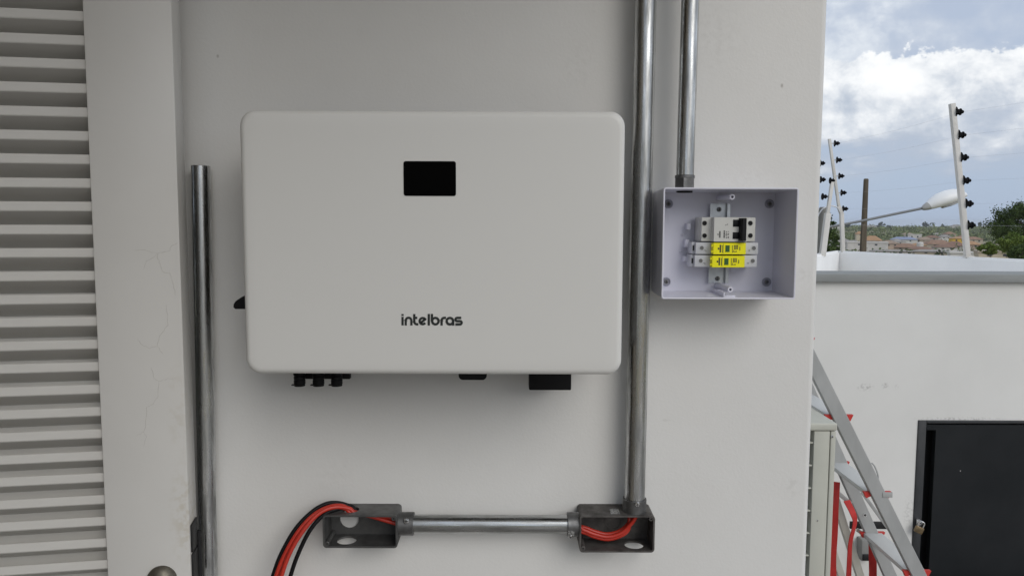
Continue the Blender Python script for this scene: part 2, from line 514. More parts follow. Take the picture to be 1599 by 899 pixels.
# ---------------------------------------------------------------- house wall
XR = P(1277.2, 449, 0).x
b = BM()
prof = [(-6, 0.24), (-6, 0)]
nb = 5
rb = .012
for k in range(nb + 1):
    a = R(-90 + 90 * k / nb)
    prof.append((XR - rb + rb * math.cos(a), rb + rb * math.sin(a)))
prof += [(XR, .24)]
add_prism(b, prof, .001, 2.618)
overlay_color(M['wall'], spots([
    (tuple(P(905, 102, 0)), (.035, .05), .09), (tuple(P(1221, 134, 0)), (.003, .005), .7), (tuple(P(1238, 760, 0)), (.02, .03), .14),
    (tuple(P(1255, 430, 0)), (.015, .02), .15), (tuple(P(960, 450, 0)), (.04, .06), .16), (tuple(P(340, 88, 0)), (.003, .004), .6),
    (tuple(P(1170, 280, 0)), (.05, .03), .08), (tuple(P(520, 742, 0)), (.05, .05), .06), (tuple(P(1040, 655, 0)), (.012, .004), .3),
    (tuple(P(1120, 60, 0)), (.06, .08), .10)]), (.33, .31, .28))
hw = thing('house_wall', 'off white painted house wall carrying the inverter, conduits and open box', 'wall', (XR - 3, .12, 0))
obj('wall', b, M['wall'], hw)

M['block'] = mat('shade_wall_paint', (.24, .21, .165), .8, c2=(.20, .175, .14), nscale=1.5)
b = BM(); add_box(b, (-5.9, -4.3, .001), (-.92, -.75, 2.9), .01)  # unseen block added to darken light and pipe reflections from the left
tag(obj('shade_wall', b, M['block']), 'unseen brownish shading wing of the house left of the shutter', 'wall')

# ---------------------------------------------------------------- louvred shutter
TILT = R(10)
fr = P(283, 450, -.115)                       # front right corner of the leaf
TH = .055
lx = Vector((math.cos(TILT), math.sin(TILT), 0)); ly = Vector((-math.sin(TILT), math.cos(TILT), 0))
root_loc = Vector((fr.x, fr.y, 0)) + ly * TH
sh = thing('louvered_shutter', 'beige louvered shutter leaf standing ajar at the left of the inverter', 'shutter', (root_loc.x, root_loc.y, 0.0), rz=TILT)
shM = wmat(sh)
def on_door(px, py, depth=0.0):
    "door-local coordinates of a pixel on the plane `depth` behind the leaf's front face"
    r = ray(px, py)
    p0 = fr + ly * depth
    t = (p0 - CAM).dot(ly) / r.dot(ly)
    return shM.inverted() @ (CAM + r * t)
XS = on_door(148, 450).x                        # inner edge of the right stile
XL = XS - .36
Z_TOP, Z_BOT = 2.45, .03
def dpart(name, bm, m, parent=None, **k):
    return obj(name, bm, m, parent or sh, local=True, **k)
b = BM(); add_box(b, (XS, -TH, Z_BOT), (0, 0, Z_TOP), .0025, 2)
stile_r = dpart('stile', b, M['shutter'])
b = BM(); add_box(b, (XL - .14, -TH, Z_BOT), (XL, 0, Z_TOP), .0025, 2)
dpart('stile', b, M['slat'])
b = BM(); add_box(b, (XL, -TH + .001, Z_TOP - .14), (XS, -.001, Z_TOP - .001), .0025, 2)
dpart('rail', b, M['slat'])
b = BM(); add_box(b, (XL, -TH + .001, Z_BOT + .001), (XS, -.001, Z_BOT + .2), .0025, 2)
dpart('rail', b, M['slat'])
zt, zb = on_door(129, 17, .008).z, on_door(167, 873, .008).z
pit = (zt - zb) / 24
nose = .0155
slat_me = None
for i in range(-10, 44):
    z = zt - i * pit
    if z > Z_TOP - .17 or z < Z_BOT + .25: continue
    if slat_me is None:
        b = BM()
        yf, yb = -TH + .008, -.005
        sec = [(yf, 0), (yf, -nose), (yb, -nose - .024), (yb, -.024)]
        v0 = [b.verts.new((XL, y, q)) for y, q in sec]; v1 = [b.verts.new((XS, y, q)) for y, q in sec]
        b.faces.new(v0); b.faces.new(v1[::-1])
        for k in range(4): b.faces.new((v0[k], v0[(k + 1) % 4], v1[(k + 1) % 4], v1[k]))
        bmesh.ops.bevel(b, geom=[e for e in b.edges if abs(e.verts[0].co.x - e.verts[1].co.x) > .1], offset=.0012, segments=1, affect='EDGES')
        s0 = dpart('slat', b, M['slat']); slat_me = s0.data
        s0.location.z = z
    else:
        s = bpy.data.objects.new('slat', slat_me); COL.objects.link(s); s.parent = sh; s.location.z = z
        s.rotation_euler.y = random.uniform(-.0016, .0016)
b = BM(); add_box(b, (XL + .001, -.004, Z_BOT + .2), (XS - .001, -.002, Z_TOP - .14))
dpart('backing_panel', b, M['slat'])
# hairline cracks in the enamel of the stile
CR = [[(208, 390), (222, 390), (235, 393), (245, 396), (255, 393), (265, 391), (268, 384), (278, 379)],
      [(245, 396), (246, 402), (250, 412), (253, 424), (265, 427), (268, 436), (272, 450), (274, 462)], [(245, 396), (239, 402), (228, 408), (224, 420)],
      [(260, 475), (261, 490), (262, 508), (256, 515), (248, 527), (246, 540), (234, 543), (222, 538), (214, 529)], [(246, 540), (255, 553)],
      [(236, 572), (240, 590), (248, 595), (262, 591), (275, 590)], [(248, 595), (246, 620), (238, 631), (229, 636), (228, 660), (225, 674), (213, 680)], [(225, 674), (229, 682), (224, 697)]]
crng = random.Random(5)
b = BM()
for ln in CR:
    pts = []
    for (xa, ya), (xb, yb_) in zip(ln, ln[1:]):
        for k in range(4):
            t = k / 4
            pts.append((xa + (xb - xa) * t + crng.uniform(-.9, .9), ya + (yb_ - ya) * t + crng.uniform(-.9, .9)))
    pts.append(ln[-1])
    q = [on_door(*p) for p in pts]
    n = len(q)
    L_, R_ = [], []
    for k in range(n):
        d = (q[min(k + 1, n - 1)] - q[max(k - 1, 0)]); d.y = 0; d.normalize()
        w = .00024 * crng.uniform(.5, 1.3) * (.35 if k in (0, n - 1) else 1)
        nn = Vector((-d.z, 0, d.x)) * w
        c_ = Vector((q[k].x, -TH - .00012, q[k].z))
        L_.append(b.verts.new(c_ + nn)); R_.append(b.verts.new(c_ - nn))
    for k in range(n - 1): b.faces.new((L_[k], L_[k + 1], R_[k + 1], R_[k]))
M['crack'] = mat('paint_crack', (.42, .40, .37), .8)
obj('paint_crack', b, M['crack'], stile_r, local=True, ang=0)['kind'] = 'stuff'
overlay_color(M['shutter'], spots([(tuple(P(296, 800, -.1)), (.03, .11), .35), (tuple(P(285, 640, -.1)), (.02, .10), .18), (tuple(P(252, 878, -.1)), (.03, .012), .4)]), (.42, .36, .25))
# lock cylinder with its plug
lc = on_door(253, 904)
b = BM()
Mf = Matrix.Translation((lc.x, -TH, lc.z)) @ Matrix.Rotation(R(90), 4, 'X')
add_lathe(b, [(0, 0), (.0245, 0), (.0245, .003), (.0225, .006), (.015, .013), (.010, .0145), (0, .0145)], Mf, 36)
lk_ = dpart('lock_cylinder', b, M['bronze'])
b = BM(); add_lathe(b, [(0, .012), (.0075, .012), (.0075, .0165), (.0065, .0172), (0, .0172)], Mf, 24)
add_box(b, (lc.x - .001, -TH - .0178, lc.z - .005), (lc.x + .001, -TH - .0165, lc.z + .005))
obj('key_plug', b, M['collar'], lk_, local=True)
# black hinge on the leaf's edge
hz = on_door(305, 817).z
b = BM()
add_box(b, (0, -TH + .004, hz - .052), (.0035, -.012, hz - .004), .0012)
add_box(b, (0, -TH + .004, hz - .115), (.0035, -.010, hz - .056), .0012)
hg = dpart('hinge', b, M['iron'])
b = BM(); add_cyl(b, (.004, -.010, hz - .115), (.004, -.010, hz - .03), .0045, 14)
obj('knuckle', b, M['iron'], hg, local=True)

# ---------------------------------------------------------------- loose pipe leaning on the wall
b = BM()
t0, t1 = P(313.5, 259, -.022), P(326, 899, -.034)
dv = (t1 - t0).normalized(); L = t0.z / -dv.z
add_pipe(b, t0 + dv * (L - .002), t0, .0158, .0138, 36)
tag(obj('loose_conduit', b, M['galv']), 'loose galvanised pipe leaning upright between the shutter and the inverter', 'pipe')

# ---------------------------------------------------------------- inverter
YF, YM, YB = -.22, -.165, -.012
x0, x1 = P(377, 377, YF).x, P(974.3, 377, YF).x
z0, z1 = P(676, 585, YF).z, P(676, 172, YF).z
inv = thing('solar_inverter', 'large white wall mounted inverter with black screen and lettering', 'inverter', ((x0 + x1) / 2, -.1, z0))
b = BM()
rings = []
RB, RCN = .010, .023
rings.append([Vector((x, YM, z)) for x, z in rrect(x0, x1, z0, z1, RCN, 8)])
for k in range(7):
    th = R(90 * k / 6)
    ins = RB * (1 - math.cos(th)); y = YF + RB * (1 - math.sin(th))
    rings.append([Vector((x, y, z)) for x, z in rrect(x0 + ins, x1 - ins, z0 + ins, z1 - ins, RCN - ins * .6, 8)])
ins = RB + .012
rings.append([Vector((x, YF - .0004, z)) for x, z in rrect(x0 + ins, x1 - ins, z0 + ins, z1 - ins, .011, 8)])
add_rings(b, rings)
cov = obj('cover', b, M['white_case'], inv, ang=50)
b = BM()
i = .004
add_rings(b, [[Vector((x, y, z)) for x, z in rrect(x0 + i, x1 - i, z0 + i, z1 - i, RCN, 8)] for y in (YM, YB - .02)])
body = obj('body', b, M['case_back'], inv)
b = BM()
for k in range(30):
    xx = x0 + .04 + (x1 - x0 - .08) * k / 29
    add_box(b, (xx - .0015, YB - .02, z0 + .03), (xx + .0015, YB, z1 - .03))
tag(obj('heat_sink', b, M['case_back'], body), kind='stuff')
b = BM()
a, c = P(630.5, 306, YF), P(712, 252, YF)
add_prism(b, rrect(a.x, c.x, a.z, c.z, .0035), -YF + .0003, -YF + .0010, WALLM)
obj('screen', b, M['screen'], cov)
# lettering: stroked letters (tenths of a photo pixel from 600,470)
def arc(cx, cy, r, a0, a1, n=14):
    return [(cx + r * math.cos(R(a0 + (a1 - a0) * k / n)), cy + r * math.sin(R(a0 + (a1 - a0) * k / n))) for k in range(n + 1)]
S = [
    [(287, 243), (287, 378)], [(287, 200), (287, 229)],
    [(337, 378), (337, 302)] + arc(381, 302, 44, 180, 360) + [(425, 378)],
    [(470, 200), (470, 316)] + arc(514, 316, 44, 180, 90, 8) + [(533, 360)], [(470, 260), (517, 260)],
    [(574, 334), (641, 283)] + arc(602, 310, 48, -35, -325, 22),
    [(697, 198), (697, 378)],
    [(746, 198), (746, 310)], arc(800, 310, 50, 0, 360, 30),
    [(897, 378), (897, 302)] + arc(940, 302, 43, 180, 270, 8) + [(966, 259)],
    arc(1027, 310, 50, 0, 360, 30), [(1077, 300), (1077, 378)],
    [(1203, 259), (1142, 259)] + arc(1140, 284.5, 25.5, 270, 90, 8) + [(1182, 310)] + arc(1185, 335.5, 25.5, 270, 450, 8) + [(1112, 361)],
]
b = BM()
def add_stroke(bm, pts, w, y0, y1):
    n = len(pts); closed = (Vector(pts[0]) - Vector(pts[-1])).length < 1e-3
    if closed: pts = pts[:-1]; n -= 1
    Lf, Rt = [], []
    for k in range(n):
        p = Vector(pts[k])
        pa = Vector(pts[(k - 1) % n]) if (closed or k > 0) else None
        pb = Vector(pts[(k + 1) % n]) if (closed or k < n - 1) else None
        d1 = (p - pa).normalized() if pa is not None else None
        d2 = (pb - p).normalized() if pb is not None else None
        if d1 is None: d1 = d2
        if d2 is None: d2 = d1
        n1 = Vector((-d1.y, d1.x)); n2 = Vector((-d2.y, d2.x))
        mm = n1 + n2
        mm = mm.normalized() if mm.length > .3 else n1
        k_ = 1 / max(.5, mm.dot(n1))
        Lf.append(p + mm * w / 2 * k_); Rt.append(p - mm * w / 2 * k_)
    def V(q, y):
        co = P(600 + q.x / 10, 470 + q.y / 10, YF); return bm.verts.new((co.x, y, co.z))
    l0, l1, r0, r1 = [V(q, y0) for q in Lf], [V(q, y1) for q in Lf], [V(q, y0) for q in Rt], [V(q, y1) for q in Rt]
    for k in range(n if closed else n - 1):
        j = (k + 1) % n
        for qd in ((l0[k], l0[j], r0[j], r0[k]), (l1[k], r1[k], r1[j], l1[j]), (l0[k], l1[k], l1[j], l0[j]), (r0[k], r0[j], r1[j], r1[k])):
            bm.faces.new(qd)
    if not closed:
        bm.faces.new((l0[0], r0[0], r1[0], l1[0])); bm.faces.new((l0[-1], l1[-1], r1[-1], r0[-1]))
for k, s in enumerate(S):
    add_stroke(b, s, 36, YF - .0002, YF - .0007 - .00005 * k)
obj('logo_lettering', b, M['logo'], cov, ang=0)
# switch on the left side
b = BM()
ys = -.10
pl = [P(q, w, ys) for q, w in ((396, 456), (383, 462), (374, 468), (370.5, 473), (370.2, 478), (373, 480.5), (400, 480.5))]
vs0 = [Vector((p.x, ys - .017, p.z)) for p in pl]; vs1 = [Vector((p.x, ys + .017, p.z)) for p in pl]
add_rings(b, [vs0, vs1])
add_box(b, (x0 - .004, ys - .022, P(400, 492, ys).z), (x0 + .006, ys + .022, P(400, 452, ys).z), .002)
obj('isolator_switch', b, M['black_plastic'], inv)
# cable glands under the casing
yg = -.09
for px in (468, 497.5, 526):
    c0 = P(px, 600, yg)
    b = BM()
    zt_ = z0 + .006
    Mg = Matrix.Translation((c0.x, yg, c0.z))
    hh = zt_ - c0.z
    add_lathe(b, [(0, 0), (.0085, 0), (.0098, .0015), (.0098, .008), (.0090, .009), (.0098, .010), (.0098, .0145), (.0085, .016), (.0105, .017), (.0105, hh), (0, hh)], Mg, 18)
    gl = obj('cable_gland', b, M['black_plastic'], inv)
    b = BM(); add_cyl(b, (c0.x, yg, c0.z - .0022), (c0.x, yg, c0.z + .0001), .0092, 18)
    add_box(b, (c0.x - .0135, yg - .003, c0.z - .0014), (c0.x - .008, yg + .003, c0.z + .0002))
    obj('gland_cap', b, M['black_plastic'], gl)
b = BM()
p = P(547, 591, -.062)
add_box(b, (P(462, 590, -.062).x, -.066, p.z), (p.x, -.054, z0 + .006), .001)
obj('connector_plate', b, M['black_plastic'], inv)
b = BM()
p, q = P(717, 590, -.08), P(760.5, 590, -.08)
add_prism(b, rrect(p.x, q.x, p.z, z0 + .02, .0075), .07, .095, WALLM)
obj('vent_cap', b, M['black_plastic'], inv)
b = BM()
p, q = P(826, 609, -.085), P(892, 609, -.085)
add_box(b, (p.x, -.085, p.z), (q.x, -.045, z0 + .006), .002)
obj('communication_port', b, M['black_plastic'], inv)

# ---------------------------------------------------------------- conduit runs
YP, RP = -.034, .0184
def screw(parent, c, axis, r, name='screw', m='screw'):
    "small pan head cross screw with its face along axis"
    b = BM()
    Mx = frame(c, Vector(c) + Vector(axis))
    add_lathe(b, [(0, 0), (r, 0), (r, r * .3), (r * .75, r * .62), (0, r * .72)], Mx, 16)
    o = obj(name, b, M[m], parent)
    b2 = BM()
    for w_, h_ in ((r * 1.2, r * .24), (r * .24, r * 1.2)):
        add_box(b2, (-w_ / 2, -h_ / 2, r * (.66 if w_ > h_ else .67)), (w_ / 2, h_ / 2, r * (.80 if w_ > h_ else .81)), M=Mx)
    obj('cross_slot', b2, M['dark'], o)
    return o

# box geometry first
LB = dict(x0=P(504, 830, -.058).x, x1=P(620.5, 830, -.058).x, z0=P(560, 855, -.058).z, z1=P(560, 804, -.058).z)
RBX = dict(x0=P(905, 830, -.058).x, x1=P(1022.5, 830, -.058).x, z0=P(960, 862, -.058).z, z1=P(960, 804.5, -.058).z)
YBF, YBB = -.058, -.0015
zc = P(760, 817.5, YP).z

vc = thing('conduit_tall', 'taller galvanised conduit rising beside the inverter from the right conduit box', 'conduit', (0, 0, 0), 'galvanised conduits fixed on the wall')
vb, vt = P(990.5, 790, YP), P(1008.5, 0, YP)
dv = (vt - vb).normalized()
vc.location = vb
b = BM(); add_pipe(b, vb, vb + dv * ((2.615 - vb.z) / dv.z), RP, RP - .0018, 40, up=(0, 1, 0))
obj('pipe', b, M['galv'], vc)
b = BM(); add_pipe(b, Vector((vb.x, YP, RBX['z1'] - .001)), Vector((vb.x, YP, RBX['z1'] - .001)) + dv * .0245, .0214, RP + .0004, 40, up=(0, 1, 0))
co_ = obj('collar', b, M['collar'], vc)
s_ = P(994.5, 786.5, YP - .0205)
screw(co_, (s_.x, YP - .0209, s_.z), (0.12, -1, 0), .0046)

sc_ = thing('conduit_short', 'galvanised conduit dropping into the top of the open white box', 'conduit', (0, 0, 0), 'galvanised conduits fixed on the wall')
Y2, R2 = -.05, .0150
cb, ct = P(1069, 292, Y2), P(1078, 0, Y2)
dv2 = (ct - cb).normalized()
sc_.location = cb
ZBOX1 = P(1140, 293, -.105).z
b = BM(); add_pipe(b, cb, cb + dv2 * ((2.615 - cb.z) / dv2.z), R2, R2 - .0018, 40, up=(0, 1, 0))
obj('pipe', b, M['galv'], sc_)
b = BM()
hx = [(.0175 * math.cos(R(60 * k + 12)), .0175 * math.sin(R(60 * k + 12))) for k in range(6)]
zt2 = P(1069, 278.5, Y2).z
ax = Vector((cb.x, Y2, 0))
add_prism(b, hx, ZBOX1 + .0005, zt2, Matrix.Translation(ax))
add_lathe(b, [(R2 - .001, zt2), (R2 + .0018, zt2), (R2 + .0018, zt2 + .0045), (R2 + .0005, zt2 + .0055), (R2 - .001, zt2 + .0055)], Matrix.Translation(ax), 32)
obj('coupling', b, M['collar'], sc_)
b = BM()
add_lathe(b, [(.010, -.0065), (.0135, -.0065), (.0140, -.003), (.0140, -.0025), (.010, -.0025)], Matrix.Translation(ax + Vector((0, 0, ZBOX1))), 24, closed=True)
obj('locknut', b, M['black_plastic'], sc_)

hc = thing('conduit_level', 'level galvanised conduit joining the two open conduit boxes', 'conduit', (P(760, 818, YP).x, YP, zc - .017), 'galvanised conduits fixed on the wall')
ha, hb = P(640, 817, YP), P(890, 817.8, YP)
ha = Vector((LB['x1'] + .004, YP, zc)); hb = Vector((RBX['x0'] - .004, YP, zc))
b = BM(); add_pipe(b, ha, hb, .0164, .0146, 40)
obj('pipe', b, M['galv_h'], hc)
b = BM(); add_pipe(b, (LB['x1'] - .002, YP, zc), (LB['x1'] + .0265, YP, zc), .0207, .0168, 40)
cl1 = obj('collar', b, M['collar'], hc)
s_ = P(634.5, 812.5, YP - .02)
screw(cl1, (s_.x, YP - .0200, s_.z), (0, -1, .12), .0052)
b = BM(); add_pipe(b, (RBX['x0'] - .0205, YP, zc), (RBX['x0'] + .002, YP, zc), .0215, .0168, 40)
cl2 = obj('collar', b, M['collar'], hc)
b = BM()
p, q = P(887.5, 838, YP - .0215), P(897, 822, YP - .0215)
Ms = Matrix.Translation((0, YP, zc)) @ Matrix.Rotation(0, 4, 'X')
n_ = 6
rings = []
vsA, vsB = [], []
for k in range(n_ + 1):
    a = R(8 + 40 * k / n_)       # below the centre line, facing the viewer
    for lst, rr in ((vsA, .0216), (vsB, .0219)):
        lst.append((rr, a))
def cylpt(x, rr, a): return Vector((x, YP - rr * math.cos(a), zc - rr * math.sin(a)))
for (ra, aa), (rb_, ab) in zip(zip(*[iter(vsA)] * 1), zip(*[iter(vsB)] * 1)) if False else []: pass
grid = [[b.verts.new(cylpt(x, .0218, R(8 + 42 * k / n_))) for k in range(n_ + 1)] for x in (p.x, q.x)]
grid2 = [[b.verts.new(cylpt(x, .0215, R(8 + 42 * k / n_))) for k in range(n_ + 1)] for x in (p.x, q.x)]
for k in range(n_):
    b.faces.new((grid[0][k], grid[1][k], grid[1][k + 1], grid[0][k + 1]))
    b.faces.new((grid2[0][k], grid2[0][k + 1], grid2[1][k + 1], grid2[1][k]))
obj('sticker', b, M['sticker'], cl2)
sx = P(890, 843, YP).x
screw(cl2, (sx, YP - .0150, zc - .0152), (0, -.75, -.66), .0042)

# ---------------------------------------------------------------- conduit boxes
def conduit_box(G, label, holes, mats, knock=None):
    t = .0032
    o = thing('conduit_box', label, 'junction box', ((G['x0'] + G['x1']) / 2, YBB, G['z0']), 'open cast conduit boxes on the wall')
    X0, X1, Z0, Z1 = G['x0'], G['x1'], G['z0'], G['z1']
    b = BM()
    zx = Matrix(((1, 0, 0, 0), (0, 1, 0, 0), (0, 0, 1, 0), (0, 0, 0, 1)))
    r = .0065
    # wall ring with rounded corners, built from two outlines; top and bottom plates carry the holes
    def plate_z(z_, th, hole):
        if hole: add_plate_hole(b, X0 + r, X1 - r, YBF, YBB, (hole[0], hole[1]), hole[2], hole[2], z_, z_ + th, zx)
        else: add_box(b, (X0 + r, YBF, z_), (X1 - r, YBB, z_ + th))
    plate_z(Z1 - t, t, holes.get('top')); plate_z(Z0, t, holes.get('bottom'))
    def plate_x(x_, hole):
        mx = Matrix(((0, 0, 1, 0), (1, 0, 0, 0), (0, 1, 0, 0), (0, 0, 0, 1)))   # u=y v=z w=x
        if hole: add_plate_hole(b, YBF, YBB, Z0 + r, Z1 - r, (hole[0], hole[1]), hole[2], hole[2], x_, x_ + t, mx)
        else: add_box(b, (x_, YBF, Z0 + r), (x_ + t, YBB, Z1 - r))
    plate_x(X0, holes.get('left')); plate_x(X1 - t, holes.get('right'))
    for cx, cz, a0 in ((X1 - r, Z1 - r, 0), (X0 + r, Z1 - r, 90), (X0 + r, Z0 + r, 180), (X1 - r, Z0 + r, 270)):
        n = 6
        out = [(cx + r * math.cos(R(a0 + 90 * k / n)), cz + r * math.sin(R(a0 + 90 * k / n))) for k in range(n + 1)]
        ri = r - t
        inn = [(cx + ri * math.cos(R(a0 + 90 * k / n)), cz + ri * math.sin(R(a0 + 90 * k / n))) for k in range(n + 1)]
        add_prism(b, out + inn[::-1], -YBB, -YBF, WALLM)
    wb = WALLM
    if holes.get('back'):
        h = holes['back']
        add_plate_hole(b, X0 + t * .6, X1 - t * .6, Z0 + t * .6, Z1 - t * .6, (h[0], h[1]), h[2], h[3], -YBB, -YBB + .003, wb)
    else:
        add_box(b, (X0 + t * .6, YBB - .003, Z0 + t * .6), (X1 - t * .6, YBB, Z1 - t * .6))
    body = obj('body', b, M[mats], o, ang=30)
    for sx, sz in ((X0 + t + .0035, Z0 + t + .0035), (X1 - t - .0035, Z1 - t - .0035)):
        b = BM(); add_pipe(b, (sx, YBF + .0012, sz), (sx, YBB - .003, sz), .0042, .0015, 16)
        bo = obj('screw_boss', b, M[mats], body)
    if knock:
        b = BM(); add_lathe(b, [(knock[2] - .001, .0028), (knock[2] - .001, .0042), (knock[2] + .001, .0042), (knock[2] + .001, .0028)],
                            Matrix.Translation((knock[0], YBB, knock[1])) @ Matrix.Rotation(R(90), 4, 'X'), 30, closed=True)
        obj('knockout_ring', b, M[mats], body)
    return o, body
hxl = P(547, 820, -.03).x
cbl, cbl_body = conduit_box(LB, 'left open cast metal conduit box with black and red cables entering its top', {
    'top': (P(548, 796, -.03).x, -.031, .0150), 'bottom': (P(541.5, 842, -.033).x, -.032, .0178),
    'back': (P(546, 809, YBB).x, P(546, 809, YBB).z, .0172, .0172), 'right': (YP, zc, .0152)}, 'cast')
cbr, cbr_body = conduit_box(RBX, 'right open cast metal conduit box with three red cables curving inside', {
    'top': (vb.x, YP, .0160), 'bottom': (P(990, 848, -.033).x, -.032, .0172), 'left': (YP, zc, .0152)}, 'cast_dirty',
    knock=(P(957, 815, YBB).x, P(957, 812, YBB).z, .0150))
b = BM()
p, q = P(953.5, 799, -.045), P(966, 790, -.03)
add_box(b, (p.x, -.050, RBX['z1'] - .0002), (q.x, -.026, RBX['z1'] + .0004))
obj('sticker', b, M['sticker'], cbr_body)
b = BM(); add_box(b, (P(995, 860, -.06).x - .012, YBF - .0003, RBX['z0'] + .0006), (P(970, 860, -.06).x, YBF + .0004, RBX['z0'] + .0016))

# ---------------------------------------------------------------- cables
topL = LB['z1']
hx_, hy_ = P(548, 796, -.03).x, -.031
def pix(l): return [P(a, b_, y) for a, b_, y in l]
RW = .0038
def cable(name, label, pts, m, group):
    b = BM()
    add_tube(b, smooth_path(pts, 7), RW, 14)
    return tag(obj(name, b, M[m], ang=60), label, 'cable', group)
# red cables run through both boxes and up the tall conduit
RED_L = ['upper red cable of the bundle, next to the outer black cable', 'middle red cable of the bundle running through both conduit boxes', 'lowest red cable of the bundle, sagging deepest in the right conduit box']
for k, (o1, o2, o3) in enumerate((((0, 0), 0.0, 0.0), ((7, 3), .0066, 1.0), ((4, 4), -.0064, 2.0))):
    dx, dy = o1
    dd = (0, -.004, .006)[k]
    pts = pix([(417 + dx * 1.2, 950, -.085 + dd), (431 + dx * 1.2, 899, -.080 + dd), (446 + dx, 862, -.074 + dd), (468 + dx * .8, 826 + dy * .6, -.064 + dd),
               (493 + dx * .5, 801 + dy * .5, -.052 + dd), (520, 789.5 + dy * .7, -.042 + dd)])
    ox = (0, .0055, -.0055)[k]; oy = (.003, -.004, -.004)[k]
    pts += [Vector((hx_ - .006 + ox * .6, hy_ + oy, topL + .0035)), Vector((hx_ + .006 + ox * .6, hy_ + oy, topL - .006)),
            Vector((hx_ + .032, YP + oy, zc + .0185 + ox * .3)), Vector((LB['x1'] - .012, YP + oy, zc + .0085 + ox * .8)),
            Vector((LB['x1'] + .03, YP + oy, zc - .002 + ox * .8)), Vector(((LB['x1'] + RBX['x0']) / 2, YP + oy, zc - .004 + ox * .8)),
            Vector((RBX['x0'] - .02, YP + oy, zc - .004 + ox * .9))]
    sag = (0, 5.5, 10)[k]
    yk = (-.030, -.038, -.036)[k]
    pts += pix([(912, 823 + sag * .75, yk), (928, 829 + sag * .8, yk), (948, 833.5 + sag * .75, yk), (967, 829 + sag * .75, yk), (981, 817.5 + sag * .8, yk)])
    pts += [Vector((vb.x - .002 + ox * .9, YP + (.002, -.006, .006)[k], RBX['z1'] - .003)), Vector((vb.x + ox * .7, YP + oy, RBX['z1'] + .05)),
            Vector((vb.x + .003 + ox, YP + oy, RBX['z1'] + .25))]
    cable('red_cable', RED_L[k], pts, 'red_wire', 'red cables in the conduit boxes')
blk = [((0, 0), (.002, .0085), 'black cable on the outer left of the red cables at the left conduit box',
        [(411, 950, -.078), (426, 899, -.074), (439.5, 863, -.070), (461.5, 825, -.060), (486, 799.5, -.048), (508, 786.5, -.038), (527, 784.6, -.031), (543, 788.5, -.027)]),
       ((0, 0), (-.007, .004), 'black cable on the inner right of the red cables at the left conduit box',
        [(440, 950, -.078), (453.5, 899, -.074), (464, 868, -.070), (480, 834, -.064), (496, 812, -.056), (512, 799.5, -.048), (530, 793.5, -.040)])]
for _, (ox, oy), lab, l in blk:
    pts = pix(l) + [Vector((hx_ + ox, hy_ + oy, topL + .001)), Vector((hx_ + .012 + ox, hy_ + oy, topL - .009)),
                    Vector((hx_ + .034, YP + .008 + ox * .3, zc + .0185)), Vector((LB['x1'] - .004, YP + .006 + ox, zc + .010)), Vector((LB['x1'] + .08, YP + .004 + ox, zc + .003))]
    cable('black_cable', lab, pts, 'black_wire', 'black cables at the left conduit box')

# ---------------------------------------------------------------- open electrical box
EF, EB = -.105, -.0015
ex0, ex1 = P(1034.5, 380, EF).x, P(1244.5, 380, EF).x
ez0, ez1 = P(1140, 467, EF).z, ZBOX1
eb = thing('electrical_box', 'open white plastic electrical box holding breakers on the wall', 'electrical box', ((ex0 + ex1) / 2, EB, ez0))
tk = .0026
b = BM()
def ringpts(i, y, r): return [Vector((x, y, z)) for x, z in rrect(ex0 + i, ex1 - i, ez0 + i, ez1 - i, r, 4)]
add_rings(b, [ringpts(.0022, EB, .004), ringpts(.0, EF, .004), ringpts(.0010, EF - .0004, .0035), ringpts(tk, EF, .002), ringpts(tk + .0022, EB - .003, .002)])
ebody = obj('body', b, M['abs'], eb)
for px, py in ((1043.5, 318.5), (1201, 318.5), (1040, 439.5), (1196.5, 440)):
    c = P(px, py, EB - .003)
    b = BM()
    Mx = frame((c.x, EB - .0028, c.z), (c.x, EB - 1, c.z))
    add_lathe(b, [(.0035, .0), (.0035, .0025), (.0056, .0035), (.0058, .0012), (.0066, .0012), (.0068, .0035), (.0080, .003), (.0080, 0)], Mx, 24, closed=True)
    bs = obj('screw_boss', b, M['boss'], ebody)
    screw(eb, (c.x, EB - .0042, c.z), (0, -1, 0), .0044, m='collar')
for px, py in ((1143.5, 307.5), (1140.5, 452)):
    c = P(px, py, -.085)
    b = BM()
    add_lathe(b, [(.0060, 0), (.0050, .080), (.0046, .082), (.0022, .082), (.0018, .07), (0, .07)], frame((c.x, EB - .002, c.z), (c.x, EB - 1, c.z)), 20)
    s_o = obj('lid_post', b, M['abs'], eb)
# moulded clips and marks on the back panel
for px, py, w, h in ((1076, 354, 6, 10), (1073.5, 380, 7, 12), (1071, 404, 7, 8)):
    p = P(px - w / 2, py + h / 2, EB - .02); q = P(px + w / 2, py - h / 2, EB - .02)
    b = BM(); add_box(b, (p.x, EB - .020, p.z), (q.x, EB - .002, q.z), .0008)
    obj('moulded_clip', b, M['abs'], ebody)
for px, py in ((1066, 366), (1063.5, 393)):
    c = P(px, py, EB - .004)
    b = BM(); add_pipe(b, (c.x, EB - .0028, c.z), (c.x, EB - .007, c.z), .0028, .0012, 14, up=(0, 0, 1))
    obj('screw_boss', b, M['abs'], ebody)
for px, py in ((1208, 354), (1205, 405)):
    c = P(px, py, EB - .004)
    b = BM(); add_box(b, (c.x - .004, EB - .004, c.z - .0015), (c.x + .004, EB - .0028, c.z + .0015), .0004)
    obj('moulded_clip', b, M['abs'], ebody)
p = P(1127, 458, -.09)
b = BM()
add_box(b, (p.x, EF + .004, ez0 + tk - .0004), (p.x + .0022, EB - .02, ez0 + tk + .008), .0006)
